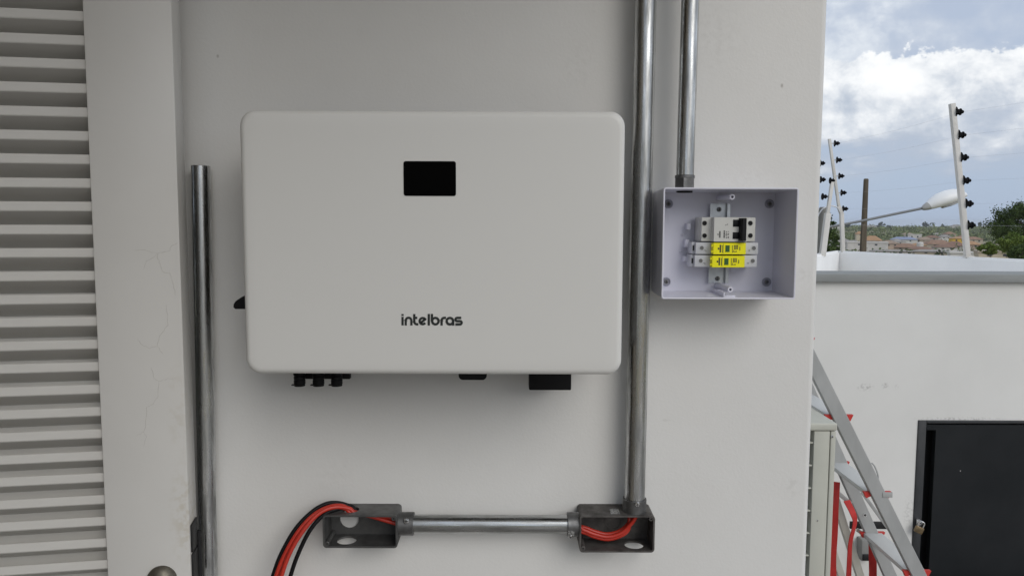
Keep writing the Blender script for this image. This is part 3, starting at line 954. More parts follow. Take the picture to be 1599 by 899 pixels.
add_box(b, (p.x + .0022, EF + .004, ez0 + tk - .0004), (p.x + .020, EF + .006, ez0 + tk + .0035), .0006)
obj('hinge_tab', b, M['abs'], ebody)

# rail
YR = EB - .010
dr = thing('din_rail', 'zinc mounting rail upright in the open white box', 'rail', (P(1119, 442, YR).x, YR, P(1119, 442, YR).z))
b = BM()
ca, cb_ = P(1120, 442, YR), P(1123, 318, YR)
cxr = (ca.x + cb_.x) / 2
hw_ = .0178
sec = [(-hw_, .010), (-.0125, .010), (-.0125, .003), (.0125, .003), (.0125, .010), (hw_, .010), (hw_, .0085), (.0138, .0085), (.0138, .0015), (-.0138, .0015), (-.0138, .0085), (-hw_, .0085)]
vsA = [Vector((cxr + u + .0015, EB - .002 - w, ca.z)) for u, w in sec]; vsB = [Vector((cxr + u - .0015 + .003, EB - .002 - w, cb_.z)) for u, w in sec]
add_rings(b, [vsA, vsB])
obj('profile', b, M['galv_bright'], dr, ang=25)
for px, py in ((1123, 327), (1120.5, 435)):
    c = P(px, py, EB - .006)
    screw(dr, (c.x, EB - .0049, c.z), (0, -1, 0), .0042, m='collar')

# breaker
YS, YN = -.056, -.070
def pz(py, y=YS): return P(1130, py, y).z
def pxx(px, y=YS): return P(px, 370, y).x
def print_bars(parent, y, items, m='ink'):
    b = BM()
    for x, z, w, h in items:
        w *= 1.25; h *= 1.1
        add_box(b, (x - w / 2, y - .0003, z - h / 2), (x + w / 2, y + .0002, z + h / 2))
    return tag(obj('print', b, M[m], parent), kind='stuff')
bk = thing('circuit_breaker', 'two pole cream circuit breaker with black toggle, topmost on the rail', 'circuit breaker', (pxx(1133), EB - .012, pz(377.5)))
bz0, bz1 = pz(377.3), pz(339)
b = BM()
add_box(b, (pxx(1094), YS + .012, bz0), (pxx(1180), EB - .013, bz1), .001)
add_box(b, (pxx(1095), YS, bz0 + .0006), (pxx(1179.3), YS + .0125, bz1 - .0006), .001)
case = obj('case', b, M['abs_dev'], bk)
b = BM()
vsn = [(pxx(1110), YS + .001), (pxx(1111.5), YN), (pxx(1163), YN), (pxx(1166), YS + .001)]
add_rings(b, [[Vector((x, y, z)) for x, y in vsn] for z in (bz0 + .0004, bz1 - .0004)])
obj('nose', b, M['abs_dev'], bk, ang=25)
for px in (1100, 1171.5):
    for py in (348.5, 368):
        c = P(px, py, YS)
        b = BM(); add_pipe(b, (c.x, YS + .0002, c.z), (c.x, YS - .0008, c.z), .0052, .0042, 20)
        tm = obj('terminal', b, M['abs_dev'], bk)
        b = BM(); add_cyl(b, (c.x, YS - .0002, c.z), (c.x, YS - .0006, c.z), .0040, 18)
        obj('terminal_screw', b, M['black_plastic'], tm)
for py0, py1 in ((343, 354), (362.5, 373)):
    b = BM(); add_box(b, (pxx(1144, YN), YN - .0008, pz(py1, YN)), (pxx(1157, YN), YN + .001, pz(py0, YN)), .0004)
    obj('toggle_slot', b, M['black_plastic'], bk)
b = BM()
zt1, zt0 = pz(340.5, YN - .01), pz(376.3, YN - .01)
vsn = [(pxx(1153, YN), YN + .001), (pxx(1154, YN), YN - .010), (pxx(1156, YN), YN - .012), (pxx(1160, YN), YN - .012), (pxx(1163, YN), YN - .008), (pxx(1164, YN), YN + .001)]
add_rings(b, [[Vector((x, y, z)) for x, y in vsn] for z in (zt0, zt1)])
obj('toggle', b, M['black_plastic'], bk, ang=25)
u = .0011
it = []
c = P(1121.5, 366, YN)
for k in range(9): it.append((c.x + .0027, c.z - .0050 + k * .00125, .0022, .0008))
it += [(c.x - .0005, c.z + .0005, .0012, .0012), (c.x - .0005, c.z - .0006, .0018, .0005)]
c = P(1132, 366, YN)
for k in range(11): it.append((c.x - .0012, c.z - .006 + k * .0012, .0018, .0009 if k % 4 else .0005))
for k in (0, 1, 3, 5, 6, 8, 9): it.append((c.x + .0026, c.z - .006 + k * .0012, .0012, .0008))
for k in (0, 1, 2, 5, 6, 9): it.append((c.x + .0058, c.z - .006 + k * .0012, .0014, .0008))
it += [(c.x + .0034, c.z - .0005, .0048, .0005)]
print_bars(bk, YN, it)
c = P(1134, 351, YN)
print_bars(bk, YN, [(c.x, c.z, .0028, .0005), (c.x + .0022, c.z + .0008, .0006, .002), (c.x - .001, c.z - .001, .001, .0006)], 'ink_soft')

# surge protectors
sz = .0
def surge(py0, py1, dx, label):
    zz0, zz1 = pz(py1), pz(py0)
    o = thing('surge_protector', label, 'surge protector', (pxx(1130 + dx), EB - .012, zz0), 'surge protectors on the rail')
    X = lambda q, y=YS: pxx(q + dx, y)
    b = BM()
    add_box(b, (X(1082.5), YS + .010, zz0 + .0003), (X(1185), EB - .013, zz1 - .0003), .0008)
    add_box(b, (X(1087), YS, zz0 + .0005), (X(1184.5), YS + .0105, zz1 - .0005), .0008)
    obj('case', b, M['abs_dev2'], o)
    b = BM()
    vs = [(X(1111), YS + .001), (X(1111), YN - .001), (X(1160.5), YN - .001), (X(1162.5), YN + .004), (X(1162.5), YS + .001)]
    add_rings(b, [[Vector((x, y, z)) for x, y in vs] for z in (zz0 + .0009, zz1 - .0009)])
    for k in (-.005, .005):
        add_box(b, (X(1108.6), YN + .0005, (zz0 + zz1) / 2 + k - .0018), (X(1111.2), YN + .006, (zz0 + zz1) / 2 + k + .0018))
    cart = obj('cartridge', b, M['yellow'], o, ang=25)
    zc_ = (zz0 + zz1) / 2
    b = BM(); add_box(b, (X(1133, YN), YN - .0016, zc_ - .0056), (X(1139.5, YN), YN - .0008, zc_ + .0056))
    obj('status_window', b, M['green'], cart)
    it = []
    x1_ = X(1123, YN)
    for k in range(9): it.append((x1_ + .0024, zc_ - .0058 + k * .00145, .0022, .0010))
    it += [(x1_ - .0008, zc_, .002, .0026)]
    for k in range(8): it.append((x1_ + .0062, zc_ - .006 + k * .0016, .0009, .0010))
    it.append((X(1129.5, YN), zc_, .0004, .016))
    x2_ = X(1144, YN)
    for k in range(7): it.append((x2_, zc_ - .006 + k * .0018, .0009, .0011))
    for r_ in range(3):
        for k in (3, 4, 5, 6, 7): it.append((x2_ + .0035 + r_ * .0024, zc_ - .0052 + k * .0015, .0014, .0009))
    it += [(x2_ + .004, zc_ - .0052, .005, .0006), (x2_ + .0024, zc_ - .004, .0006, .003), (x2_ + .0065, zc_ - .0048, .0012, .0016)]
    for k in range(5): it.append((x2_ + .0125, zc_ - .0026 + k * .0013, .0012, .0008))
    b = BM()
    for x, z, w, h in it: w *= 1.25; h = min(h * 1.2, .017); add_box(b, (x - w / 2, YN - .0013, z - h / 2), (x + w / 2, YN - .0007, z + h / 2))
    obj('print', b, M['ink'], cart)['kind'] = 'stuff'
    for q in (1096, 1177.5):
        c = Vector((X(q), YS, zc_ + .0005))
        b = BM(); add_pipe(b, (c.x, YS + .0002, c.z), (c.x, YS - .0007, c.z), .0044, .0036, 20)
        tm = obj('terminal', b, M['abs_dev2'], o)
        b = BM(); add_cyl(b, (c.x + .0004, YS - .0001, c.z), (c.x + .0004, YS - .0005, c.z), .0034, 16)
        obj('terminal_screw', b, M['collar'], tm)
    b = BM(); add_box(b, (X(1084), YS + .0094, zc_ - .0045), (X(1086.3), YS + .011, zc_ + .0045))
    obj('wire_slot', b, M['dark'], o)
    # polarity marks
    m1, m2 = Vector((X(1101.5), 0, zc_ - .0035)), Vector((X(1170.5), 0, zc_ - .0035))
    print_bars(o, YS, [(m1.x, m1.z, .0032, .0006), (m1.x + .0016, m1.z - .0012, .0006, .0026), (m2.x, m2.z, .0034, .0005), (m2.x, m2.z + .00003, .0005, .0034)], 'ink_soft')
    return o
surge(378.2, 397.2, 0, 'upper surge protector with yellow cartridge just below the breaker')
surge(398.0, 417.3, -1.2, 'lower surge protector with yellow cartridge, bottom of the rail')

# ---------------------------------------------------------------- neighbouring roof walls
FY = 2.02
zc0, zc1 = P(1440, 440, FY).z, P(1440, 428, FY - .03).z
fw = thing('parapet_wall', 'plain white parapet wall with grey coping behind the ladder', 'wall', (2.5, FY, 0))
HX0, HX1 = P(1428, 760, FY).x, P(1428, 760, FY).x + .80
HZ1 = P(1440, 655.5, FY).z
HZ0 = -.02
b = BM()
add_box(b, (-1.0, FY, -3.4), (HX0, FY + .16, zc0 + .004))
add_box(b, (HX0, FY, HZ1), (HX1, FY + .16, zc0 + .004))
add_box(b, (HX1, FY, -3.4), (6.0, FY + .16, zc0 + .004))
overlay_color(M['far_wall'], spots([(tuple(P(1351, 604, FY)), (.045, .022), .45), (tuple(P(1382, 602, FY)), (.018, .018), .6), (tuple(P(1400, 604, FY)), (.012, .015), .3),
    (tuple(P(1420, 800, FY)), (.035, .10), .25), (tuple(P(1500, 654, FY)), (.25, .012), .4)]), (.24, .23, .21))
obj('wall', b, M['far_wall'], fw)
b = BM()
add_box(b, (-1.0, FY - .03, zc0), (6.0, FY + .19, zc1), .004)
obj('coping', b, M['coping'], fw)

# polygonal roof parapet beyond
pp = [(P(1255, 400, 3.9).x, 3.75), (0, 0), (0, 0), (0, 0)]
ZP = 1.41
def at_z(px, py, z):
    r = ray(px, py); return CAM + r * ((z - CAM.z) / r.z)
A_, B_, C_ = at_z(1283, 397, ZP), at_z(1311, 391.6, ZP), at_z(1599, 405.5, ZP)
D_ = C_ + (C_ - B_).normalized() * 1.6
A0 = A_ + (A_ - B_).normalized() * 2.0
rp = thing('roof_parapet', 'bright white low parapet edging the flat roof under the wire posts', 'wall', (B_.x, B_.y, 0.4))
poly = [A0, A_, B_, C_, D_]
poly2 = [A0, B_, D_]
b = BM()
inn, out = [], []
def offs(p, q, k):
    d = (q - p).normalized(); return Vector((-d.y, d.x, 0)) * k
n1, n2 = offs(A0, B_, .14), offs(B_, D_, .14)
out = [A0 + n1, B_ + (n1 + n2) * .8, D_ + n2]
outline = [(v.x, v.y) for v in poly2] + [(v.x, v.y) for v in out[::-1]]
add_prism(b, outline, .2, ZP - .0)
bmesh.ops.recalc_face_normals(b, faces=b.faces)
top_e = [e for e in b.edges if all(v.co.z > ZP - .01 for v in e.verts)]
bmesh.ops.bevel(b, geom=top_e, offset=.014, segments=3, affect='EDGES')
obj('wall', b, M['white_wall'], rp)
b = BM()
add_prism(b, [(A0.x, FY + .165), (5.2, FY + .165), (D_.x + .1, D_.y), (B_.x, B_.y), (A0.x, A0.y)], .9, 1.02)
tag(obj('flat_roof', b, M['roof_slab']), kind='structure')

# ---------------------------------------------------------------- hatch door and padlock
ht = thing('hatch_door', 'charcoal metal door set low in the white parapet wall', 'door', ((HX0 + HX1) / 2, FY, HZ0))
jw, tw = P(1445.5, 700, FY).x - HX0 - .004, .028
b = BM()
add_box(b, (HX0 + .001, FY - .006, HZ0), (HX0 + jw, FY + .06, HZ1 - .001), .003)
add_box(b, (HX0 + jw + .001, FY - .0055, HZ1 - tw * .5), (HX1 - .001, FY + .06, HZ1 - .001), .003)
add_box(b, (HX1 - .04, FY - .006, HZ0), (HX1 - .001, FY + .06, HZ1 - tw * .5 - .001), .003)
frm = obj('frame', b, M['hatch_frame'], ht)
gx = P(1460, 700, FY).x
b = BM()
add_box(b, (HX0 + jw + .001, FY + .075, HZ0), (HX1 - .04, FY + .08, HZ1 - tw * .5 - .003))
obj('backing_panel', b, M['dark'], ht)
zg = P(1450, 671, FY).z
b = BM()
pxs = [(gx, HZ0), (HX1 - .043, HZ0), (HX1 - .043, HZ1 - tw * .5 - .007), (HX0 + jw + .004, HZ1 - tw * .5 - .007), (HX0 + jw + .004, zg), (gx, zg)]
add_prism(b, pxs, -FY - .03, -FY + .001, WALLM)
pn = obj('door_panel', b, M['hatch'], ht, ang=20)
b = BM()
c = P(1499.5, 734.5, FY)
add_cyl(b, (c.x, FY - .0012, c.z), (c.x, FY + .001, c.z), .0024, 10)
obj('rivet', b, M['screw'], pn)
b = BM()
c = P(1432, 812, FY)
add_pipe(b, (c.x, FY - .028, c.z), (c.x, FY - .020, c.z), .012, .007, 16)
add_box(b, (c.x - .010, FY - .021, c.z - .012), (c.x + .004, FY - .004, c.z + .012), .001)
obj('hasp', b, M['screw'], ht)
c = P(1435, 826, FY - .035)
pk = thing('padlock', 'small worn brass padlock hanging on the charcoal door frame', 'padlock', (c.x, c.y, c.z), rot=(0, R(22), R(-12)))
b = BM(); add_box(b, (-.018, -.008, -.016), (.018, .008, .014), .003, 2)
obj('lock_body', b, M['brass'], pk, local=True)
b = BM()
sp_ = [Vector((-.011, 0, .012)), Vector((-.011, 0, .024))] + [Vector((-.011 * math.cos(R(a)), 0, .028 + .011 * math.sin(R(a)))) for a in range(0, 181, 20)] + [Vector((.011, 0, .024)), Vector((.011, 0, .012))]
add_tube(b, sp_, .0032, 10)
obj('shackle', b, M['screw'], pk, local=True)
# fitting on the wall behind the ladder
b = BM()
c0, c1 = P(1337, 868, FY), P(1358, 836, FY)
ft = thing('wall_socket_box', 'grey outlet box low on the white wall behind the ladder', 'outlet box', ((c0.x + c1.x) / 2, FY, c0.z))
add_box(b, (c0.x, FY - .05, c0.z), (c1.x, FY - .0005, c1.z), .004)
obj('housing', b, M['grey_plastic'], ft)
b = BM(); add_box(b, (c0.x + .004, FY - .056, c0.z + .004), (c1.x - .004, FY - .05, c0.z + .034), .002)
obj('flap', b, M['iron'], ft)

# ---------------------------------------------------------------- air conditioner
AY = 1.02
ax1 = P(1304.5, 700, AY).x; az1 = P(1304, 660, AY).z
ac = thing('air_conditioner', 'beige outdoor air conditioner unit beside the wall edge under the ladder', 'air conditioner', (.62, AY + .17, .02))
b = BM()
xs_, xm_ = P(1268.5, 760, AY).x, P(1293.5, 760, AY).x
zt_ = az1 - .026
add_box(b, (xs_, AY, .06), (xm_ - .0012, AY + .34, zt_ - .001), .002)       # front panel beside the grille
add_box(b, (.2, AY + .05, .06), (xs_ - .001, AY + .34, zt_ - .001))
add_box(b, (.2, AY, .06), (xs_ - .001, AY + .049, .12), .002)
ca_ = obj('casing', b, M['ac'], ac)
b = BM(); add_box(b, (xm_ + .0012, AY - .0015, .06), (ax1, AY + .342, zt_ - .001), .003)
cp = obj('corner_panel', b, M['ac'], ac)
c = P(1299, 681, AY); screw(cp, (c.x, AY - .0016, c.z), (0, -1, 0), .0045)
c = P(1276.5, 812, AY); screw(ca_, (c.x, AY - .0002, c.z), (0, -1, 0), .003)
b = BM(); add_box(b, (.195, AY - .004, zt_ + .0005), (ax1 + .003, AY + .346, az1), .006, 3)
obj('top_panel', b, M['ac'], ac)
b = BM(); add_box(b, (.21, AY + .046, .13), (xs_ - .002, AY + .0495, zt_ - .03))
obj('grille_void', b, M['dark'], ac)
pitch_ = 40 / 1200 * 2.4 / 1.0
for k in range(12):
    z = zt_ - .04 - k * .0745
    if z < .14: break
    b = BM(); add_box(b, (.2, AY + .004, z - .0025), (xs_ - .001, AY + .03, z + .0025), .001)
    obj('grille_bar', b, M['ac'], ac)
for x_ in (.28, .9):
    b = BM(); add_box(b, (x_ - .05, AY + .02, .0), (x_ + .05, AY + .32, .06), .004)
    obj('foot', b, M['black_plastic'], ac)

# ---------------------------------------------------------------- ladder
LY1, LY2 = 1.22, 1.56
ld = thing('step_ladder', 'aluminium ladder with red tread caps leaning behind the wall edge', 'ladder', (1.2, 1.4, 0))
def rail(ca, cb2, y, w, d, m, zlow=.0, zhigh=2.0, name='rail', parent=ld):
    p, q = P(*ca, y), P(*cb2, y)
    dv = (q - p) / (q.z - p.z)
    lo = p + dv * (zlow - p.z); hi = p + dv * (zhigh - p.z)
    b = BM(); add_bar(b, lo, hi, w, d, up=(0, 1, 0), bevel=.0018, seg=1)
    return obj(name, b, M[m], parent), lo, hi
r1, lo1, hi1 = rail((1283, 596), (1435, 899), LY1, .046, .026, 'alu', .0, 1.62)
r2, lo2, hi2 = rail((1311, 720), (1390, 899), LY2, .046, .026, 'alu', .0, 1.62)
def rail_at(lo, hi, z): return lo + (hi - lo) * ((z - lo.z) / (hi.z - lo.z))
b = BM()
c = P(1350.5, 803.5, LY2 - .0135)
add_lathe(b, [(.0045, 0), (.0075, 0), (.0075, .003), (.0045, .003)], frame((c.x, LY2 - .0125, c.z), (c.x, LY2 - 1, c.z)), 18, closed=True)
obj('rail_eyelet', b, M['screw'], r2)
b = BM(); add_cyl(b, (c.x, LY2 - .012, c.z), (c.x, LY2 - .0142, c.z), .0044, 14)
obj('rail_hole', b, M['dark'], r2)
for py in (530, 650, 770, 893, 1015, 1140):
    pxr = 1283 + (1435 - 1283) * (py - 596) / (899 - 596)
    z = P(pxr, py, LY1).z
    if z < .05: continue
    a1, a2 = rail_at(lo1, hi1, z), rail_at(lo2, hi2, z)
    b = BM()
    add_box(b, (a1.x - .036, LY1 + .006, z - .012), (a1.x + .036, LY2 - .006, z + .004), .002)
    tr = obj('tread', b, M['tread'], ld)
    for yy0, yy1 in ((LY1 + .0, LY1 + .006), (LY2 - .006, LY2)):
        for sgn in (-1, 1):
            b = BM()
            q0, q1 = a1.x + sgn * .018, a1.x + sgn * .049
            z_ = z + .006
            add_prism(b, [(q0, z_), (q1, z_), (q1 - sgn * .010, z_ - .022), (q0, z_ - .013)], -yy1 - .006, -yy0 + .002, WALLM)
            obj('tread_cap', b, M['red_plastic'], tr)
# rear support frame, paler and slimmer
r3, lo3, hi3 = rail((1311, 800), (1343, 899), 1.62, .030, .022, 'alu_cream', .0, .95, 'rear_leg')
r4, lo4, hi4 = rail((1293, 838), (1316, 905), 1.90, .030, .022, 'alu_cream', .0, .80, 'rear_leg')
b = BM(); add_bar(b, P(1288, 752, 1.5), P(1329, 786, 1.5), .016, .008, up=(0, 1, 0), bevel=.001)
obj('ladder_bar', b, M['alu'], ld)
b = BM(); add_bar(b, P(1327, 819, 1.75), P(1390, 819.5, 1.75), .030, .010, up=(0, 1, 0), bevel=.001)  # dark bar standing in for the shaded underside of a tread
obj('ladder_bar', b, M['iron'], ld)
b = BM(); add_bar(b, P(1346, 768, 1.45), P(1388, 826, 1.45), .012, .006, up=(0, 1, 0), bevel=.001)
obj('ladder_bar', b, M['alu'], ld)
b = BM(); add_bar(b, P(1338, 826, 1.6), P(1368, 850, 1.6), .014, .008, up=(0, 1, 0), bevel=.001)
obj('ladder_bar', b, M['alu_cream'], ld)
b = BM()
zz = P(1392, 772, LY1 - .015)
add_box(b, (zz.x - .030, LY1 - .0155, zz.z - .010), (zz.x + .004, LY1 - .0125, zz.z + .009), .001)
obj('tape_plate', b, M['alu'], r1)  # small plate standing in for crumpled tape on the rail
b = BM()
hk = [P(1361, 722, LY1), P(1366, 728, LY1 - .005), P(1371, 742, LY1 - .006), P(1372, 756, LY1 - .004), P(1378, 766, LY1)]
add_tube(b, smooth_path(hk, 5), .0026, 8)
obj('locking_hook', b, M['alu'], r1)
# red webbing
def strap(label, pts, w, tw):
    pth = smooth_path([P(*q) for q in pts], 6)
    b = BM()
    n = len(pth)
    add_tube(b, pth, None, flat=(w, .0025, (1, .15, 0)), twist=[tw * math.sin(3.1 * i / n) for i in range(n)])
    tag(obj('webbing_strap', b, M['strap'], ang=30), label, 'strap', 'red straps hanging on the ladder')
strap('leftmost red strap hanging beside the air conditioner corner', [(1307, 752, 1.44), (1304.5, 790, 1.42), (1303, 830, 1.42), (1300.5, 880, 1.42), (1304, 930, 1.42)], .024, .35)
strap('middle red strap curving down from the ladder crossbar', [(1322, 781, 1.48), (1331.5, 800, 1.45), (1335, 815, 1.45), (1328, 846, 1.45), (1326, 880, 1.45), (1324, 930, 1.45)], .028, -.3)
strap('rightmost red strap hanging below the ladder rail', [(1362, 832, 1.60), (1362.5, 862, 1.61), (1363, 890, 1.61), (1363, 930, 1.61)], .031, .15)

# ---------------------------------------------------------------- wire fence on the parapet
ef = thing('electric_fence', 'security wire fence with black insulators standing on the white parapet', 'fence', (B_.x, B_.y, ZP))
def ins_mesh(s=1.0):
    b = BM()
    add_lathe(b, [(0, 0), (.036, 0), (.036, .006), (.022, .012), (.019, .022), (.019, .030), (.024, .033), (.023, .039), (.013, .043), (.011, .054), (.006, .058), (0, .058)], None, 14)
    return b
ins_me = None
def insulator(parent, p, axis, s=1.0):
    global ins_me
    Mx = frame(p, Vector(p) + Vector(axis))
    if ins_me is None:
        o = obj('insulator', ins_mesh(), M['insulator'], parent, local=True)
        ins_me = o.data
    else:
        o = bpy.data.objects.new('insulator', ins_me); COL.objects.link(o); o.parent = parent
    o.matrix_basis = wmat(parent).inverted() @ Mx @ Matrix.Scale(s, 4)
    return o
# right post
base = at_z(1511.5, 401.5, ZP)
def on_dist(px, py, y): return P(px, py, y)
pY = base.y + .06
ptop, pbot = P(1486.5, 162, pY), P(1511.5, 403, pY)
b = BM(); add_bar(b, pbot - Vector((0, 0, .02)), ptop, .034, .034, up=(0, 1, 0), bevel=.002)
post1 = obj('fence_post', b, M['post'], ef)
ins_pts = []
for px, py in ((1491, 175), (1495, 211), (1499, 246), (1502.5, 282), (1506.5, 318), (1509.5, 351.5)):
    p = P(px, py, pY)
    insulator(post1, p, (1, -.1, .0), 1.0)
    ins_pts.append(p + Vector((.05, 0, 0)))
b = BM(); add_box(b, (pbot.x - .03, pY - .03, ZP - .002), (pbot.x + .03, pY + .03, ZP + .006), .002)
obj('base_plate', b, M['post'], ef)
# far left post with stand-off insulators
qY = B_.y + .0
b = BM(); add_bar(b, P(1316.5, 393, qY) - Vector((0, 0, .02)), P(1314, 333, qY), .030, .030, up=(0, 1, 0), bevel=.002)
add_bar(b, P(1315, 336, qY - .001), P(1309.5, 322, qY - .001), .029, .028, up=(0, 1, 0), bevel=.002)
add_bar(b, P(1310, 324, qY), P(1295, 217, qY), .021, .021, up=(0, 1, 0), bevel=.002)
post2 = obj('fence_post', b, M['post'], ef)
ins_l = []
for px, py, dx in ((1307, 224, 7), (1310.5, 250, 8), (1314, 275, 8), (1317.5, 301, 8), (1320, 326, 7)):
    p = P(px - 4, py, qY)
    insulator(post2, p, (1, -.15, 0), .75)
    b = BM(); add_cyl(b, P(px - dx - 4, py, qY), p, .004, 6)
    obj('insulator_arm', b, M['post'], post2)
    ins_l.append(p + Vector((.03, 0, 0)))
# near left post leaning the other way
b = BM(); tY = A_.y + .09
add_bar(b, P(1284, 396, tY) - Vector((0, 0, .02)), P(1292.5, 333, tY), .040, .040, up=(0, 1, 0), bevel=.002)
add_bar(b, P(1292.3, 334, tY), P(1299.5, 284, tY), .024, .024, up=(0, 1, 0), bevel=.002)
post3 = obj('fence_post', b, M['post'], ef)
insulator(post3, P(1296, 282, tY), (1, 0, 0), .65)
for px, py in ((1280, 255), (1281, 280.5), (1284, 307)):
    insulator(post3, P(px, py, tY), (1, 0, 0), .7)
b = BM(); add_tube(b, smooth_path([P(1278, 335, tY + .1), P(1285, 326, tY + .1), P(1297, 321.5, tY + .1), P(1307, 324, tY + .1), P(1311, 330, tY + .1)], 5), .005, 8)
obj('feed_cable', b, M['fence_wire'], ef)
# wires
nxt = D_ - B_
for k, p in enumerate(ins_pts):
    l = ins_l[min(k, 4)] if k < 5 else ins_l[4] - Vector((0, 0, .13))
    dvw = p - l
    e = p + Vector((dvw.x, dvw.y, 0)).normalized() * 1.9 + Vector((0, 0, .01 * (5 - k)))
    for a_, e_ in ((l, p), (p, e)):
        b = BM()
        ml = (a_ + e_) / 2 - Vector((0, 0, .012))
        add_tube(b, smooth_path([a_, ml, e_], 6), .0004, 6)
        obj('fence_wire', b, M['fence_wire'], ef)

# ---------------------------------------------------------------- street furniture
def gz(p): return ground_z(p.x, p.y)
wy = 21.0
b = BM()
p0, p1 = P(1347.5, 392, wy), P(1352.5, 279, wy)
dv = (p1 - p0) / (p1.z - p0.z)
base_ = p0 + dv * (-4.2 - p0.z)
wp = thing('timber_pole', 'weathered brown timber pole standing up beyond the white parapet', 'pole', base_)
L_ = (p1 - base_).length
add_lathe(b, [(0, 0), (.13, 0), (.115, L_ * .5), (.080, L_ * .82), (.068, L_ - .03), (.05, L_), (0, L_)], frame(base_, p1), 14)
obj('pole', b, M['wood'], wp)
b = BM(); 
q_ = P(1345.5, 392, wy)
add_bar(b, Vector((q_.x, wy - .13, -4.0)), P(1349, 350, wy - .13), .09, .05, up=(0, 1, 0), bevel=.01)
obj('splice_post', b, M['wood'], wp)

sy = 13.0
lamp = thing('street_lamp', 'street lamp with white cobra head on a thin grey arm', 'street lamp', (P(1284, 380, sy).x, sy, -3.7))
b = BM()
add_lathe(b, [(0, 0), (.11, 0), (.075, 5.6), (.06, 5.62), (0, 5.62)], Matrix.Translation(lamp.location), 14)
obj('pole', b, M['concrete'], lamp)
b = BM()
add_tube(b, smooth_path([P(1284, 356.5, sy), P(1340, 346, sy - .1), P(1400, 333.5, sy - .2), P(1449, 323.5, sy - .3)], 5), .023, 10)
obj('arm', b, M['lamp_arm'], lamp)
hy = sy - .3
a_, e_ = P(1443, 325, hy), P(1500, 304, hy)
dvh = (e_ - a_); Lh = dvh.length
# head: sections along its axis
b = BM()
Mx = frame(a_, e_, up=(0, 0, 1))
secs = [(0, .055, .055, 0), (.05, .085, .075, 0), (.14, .10, .10, 0)]
rings = []
def hs(t, w, h, c): return [Mx @ Vector((w * math.cos(2 * math.pi * k / 20), c + h * math.sin(2 * math.pi * k / 20) * (1 if math.sin(2 * math.pi * k / 20) > 0 else .72), t)) for k in range(20)]
rings = [hs(t * Lh, w, h, c) for t, w, h, c in ((.08, .07, .075, 0), (.22, .11, .115, .012), (.42, .15, .15, .02), (.64, .16, .16, .015), (.85, .145, .145, .005), (1.0, .12, .115, -.01), (1.12, .06, .05, -.03))]
add_rings(b, rings)
hd = obj('lamp_head', b, M['lamp_lens'], lamp, ang=50)
b = BM(); add_rings(b, [hs(t * Lh, w, h, 0) for t, w, h in ((-.05, .035, .035), (.0, .06, .06), (.12, .082, .088), (.17, .085, .085))])
obj('socket', b, M['lamp_grey'], hd)
b = BM(); add_rings(b, [hs(t * Lh, w, .03, c) for t, w, c in ((.45, .05, -.10), (.62, .12, -.105), (.9, .11, -.10), (1.02, .05, -.09))])
obj('lens', b, M['lamp_grey'], hd)

# ---------------------------------------------------------------- town
WALLC = [(.50, .47, .42), (.44, .38, .30), (.60, .58, .55), (.42, .33, .26), (.50, .44, .33)]
ROOFC = [(.31, .19, .13), (.26, .155, .11), (.35, .21, .13), (.33, .31, .29), (.33, .25, .19)]
MW = [mat('house_paint', c, .85, c2=tuple(v * .85 for v in c), nscale=.6) for c in WALLC]
MR = [mat('roof_tile', c, .85, c2=tuple(v * .7 for v in c), nscale=1.2) for c in ROOFC]
M['win'] = mat('window_glass', (.03, .035, .045), .25)
M['roof_blue'] = mat('blue_grey_roof', (.22, .26, .38), .6)
M['yellow_paint'] = mat('yellow_house_paint', (.62, .40, .05), .8)
M['orange_tile'] = mat('orange_roof_tile', (.43, .26, .14), .85, c2=(.34, .20, .11), nscale=1.0)
def house(name, label, px, py, y, w, dp, h, rh, yaw, mw, mr, flat=False, group=None, nwin=3):
    "py = photo row of the wall foot"
    c = P(px, py, y)
    o = thing(name, label, 'house', (c.x, c.y, min(c.z, c.z)), group, rz=yaw)
    b = BM(); add_box(b, (-w / 2, -dp / 2, -6), (w / 2, dp / 2, h))
    obj('wall', b, mw, o, local=True, ang=0)
    b = BM()
    e = .35
    if flat:
        add_box(b, (-w / 2 - .15, -dp / 2 - .15, h), (w / 2 + .15, dp / 2 + .15, h + .35))
    else:
        vs = [b.verts.new(v) for v in ((-w / 2 - e, -dp / 2 - e, h), (w / 2 + e, -dp / 2 - e, h), (w / 2 + e, dp / 2 + e, h), (-w / 2 - e, dp / 2 + e, h),
                                       (-w / 2 + min(w, dp) * .35, 0, h + rh), (w / 2 - min(w, dp) * .35, 0, h + rh))]
        for q in ((0, 1, 5, 4), (2, 3, 4, 5), (1, 2, 5), (3, 0, 4), (3, 2, 1, 0)): b.faces.new([vs[i] for i in q])
    obj('roof', b, mr, o, local=True, ang=0)
    for k in range(nwin):
        xx = -w / 2 + w * (k + .7) / (nwin + .4)
        b = BM(); add_box(b, (xx - .32, -dp / 2 - .05, h * .45), (xx + .32, -dp / 2 + .03, h * .78))
        obj('window', b, M['win'], o, local=True, ang=0)
    return o
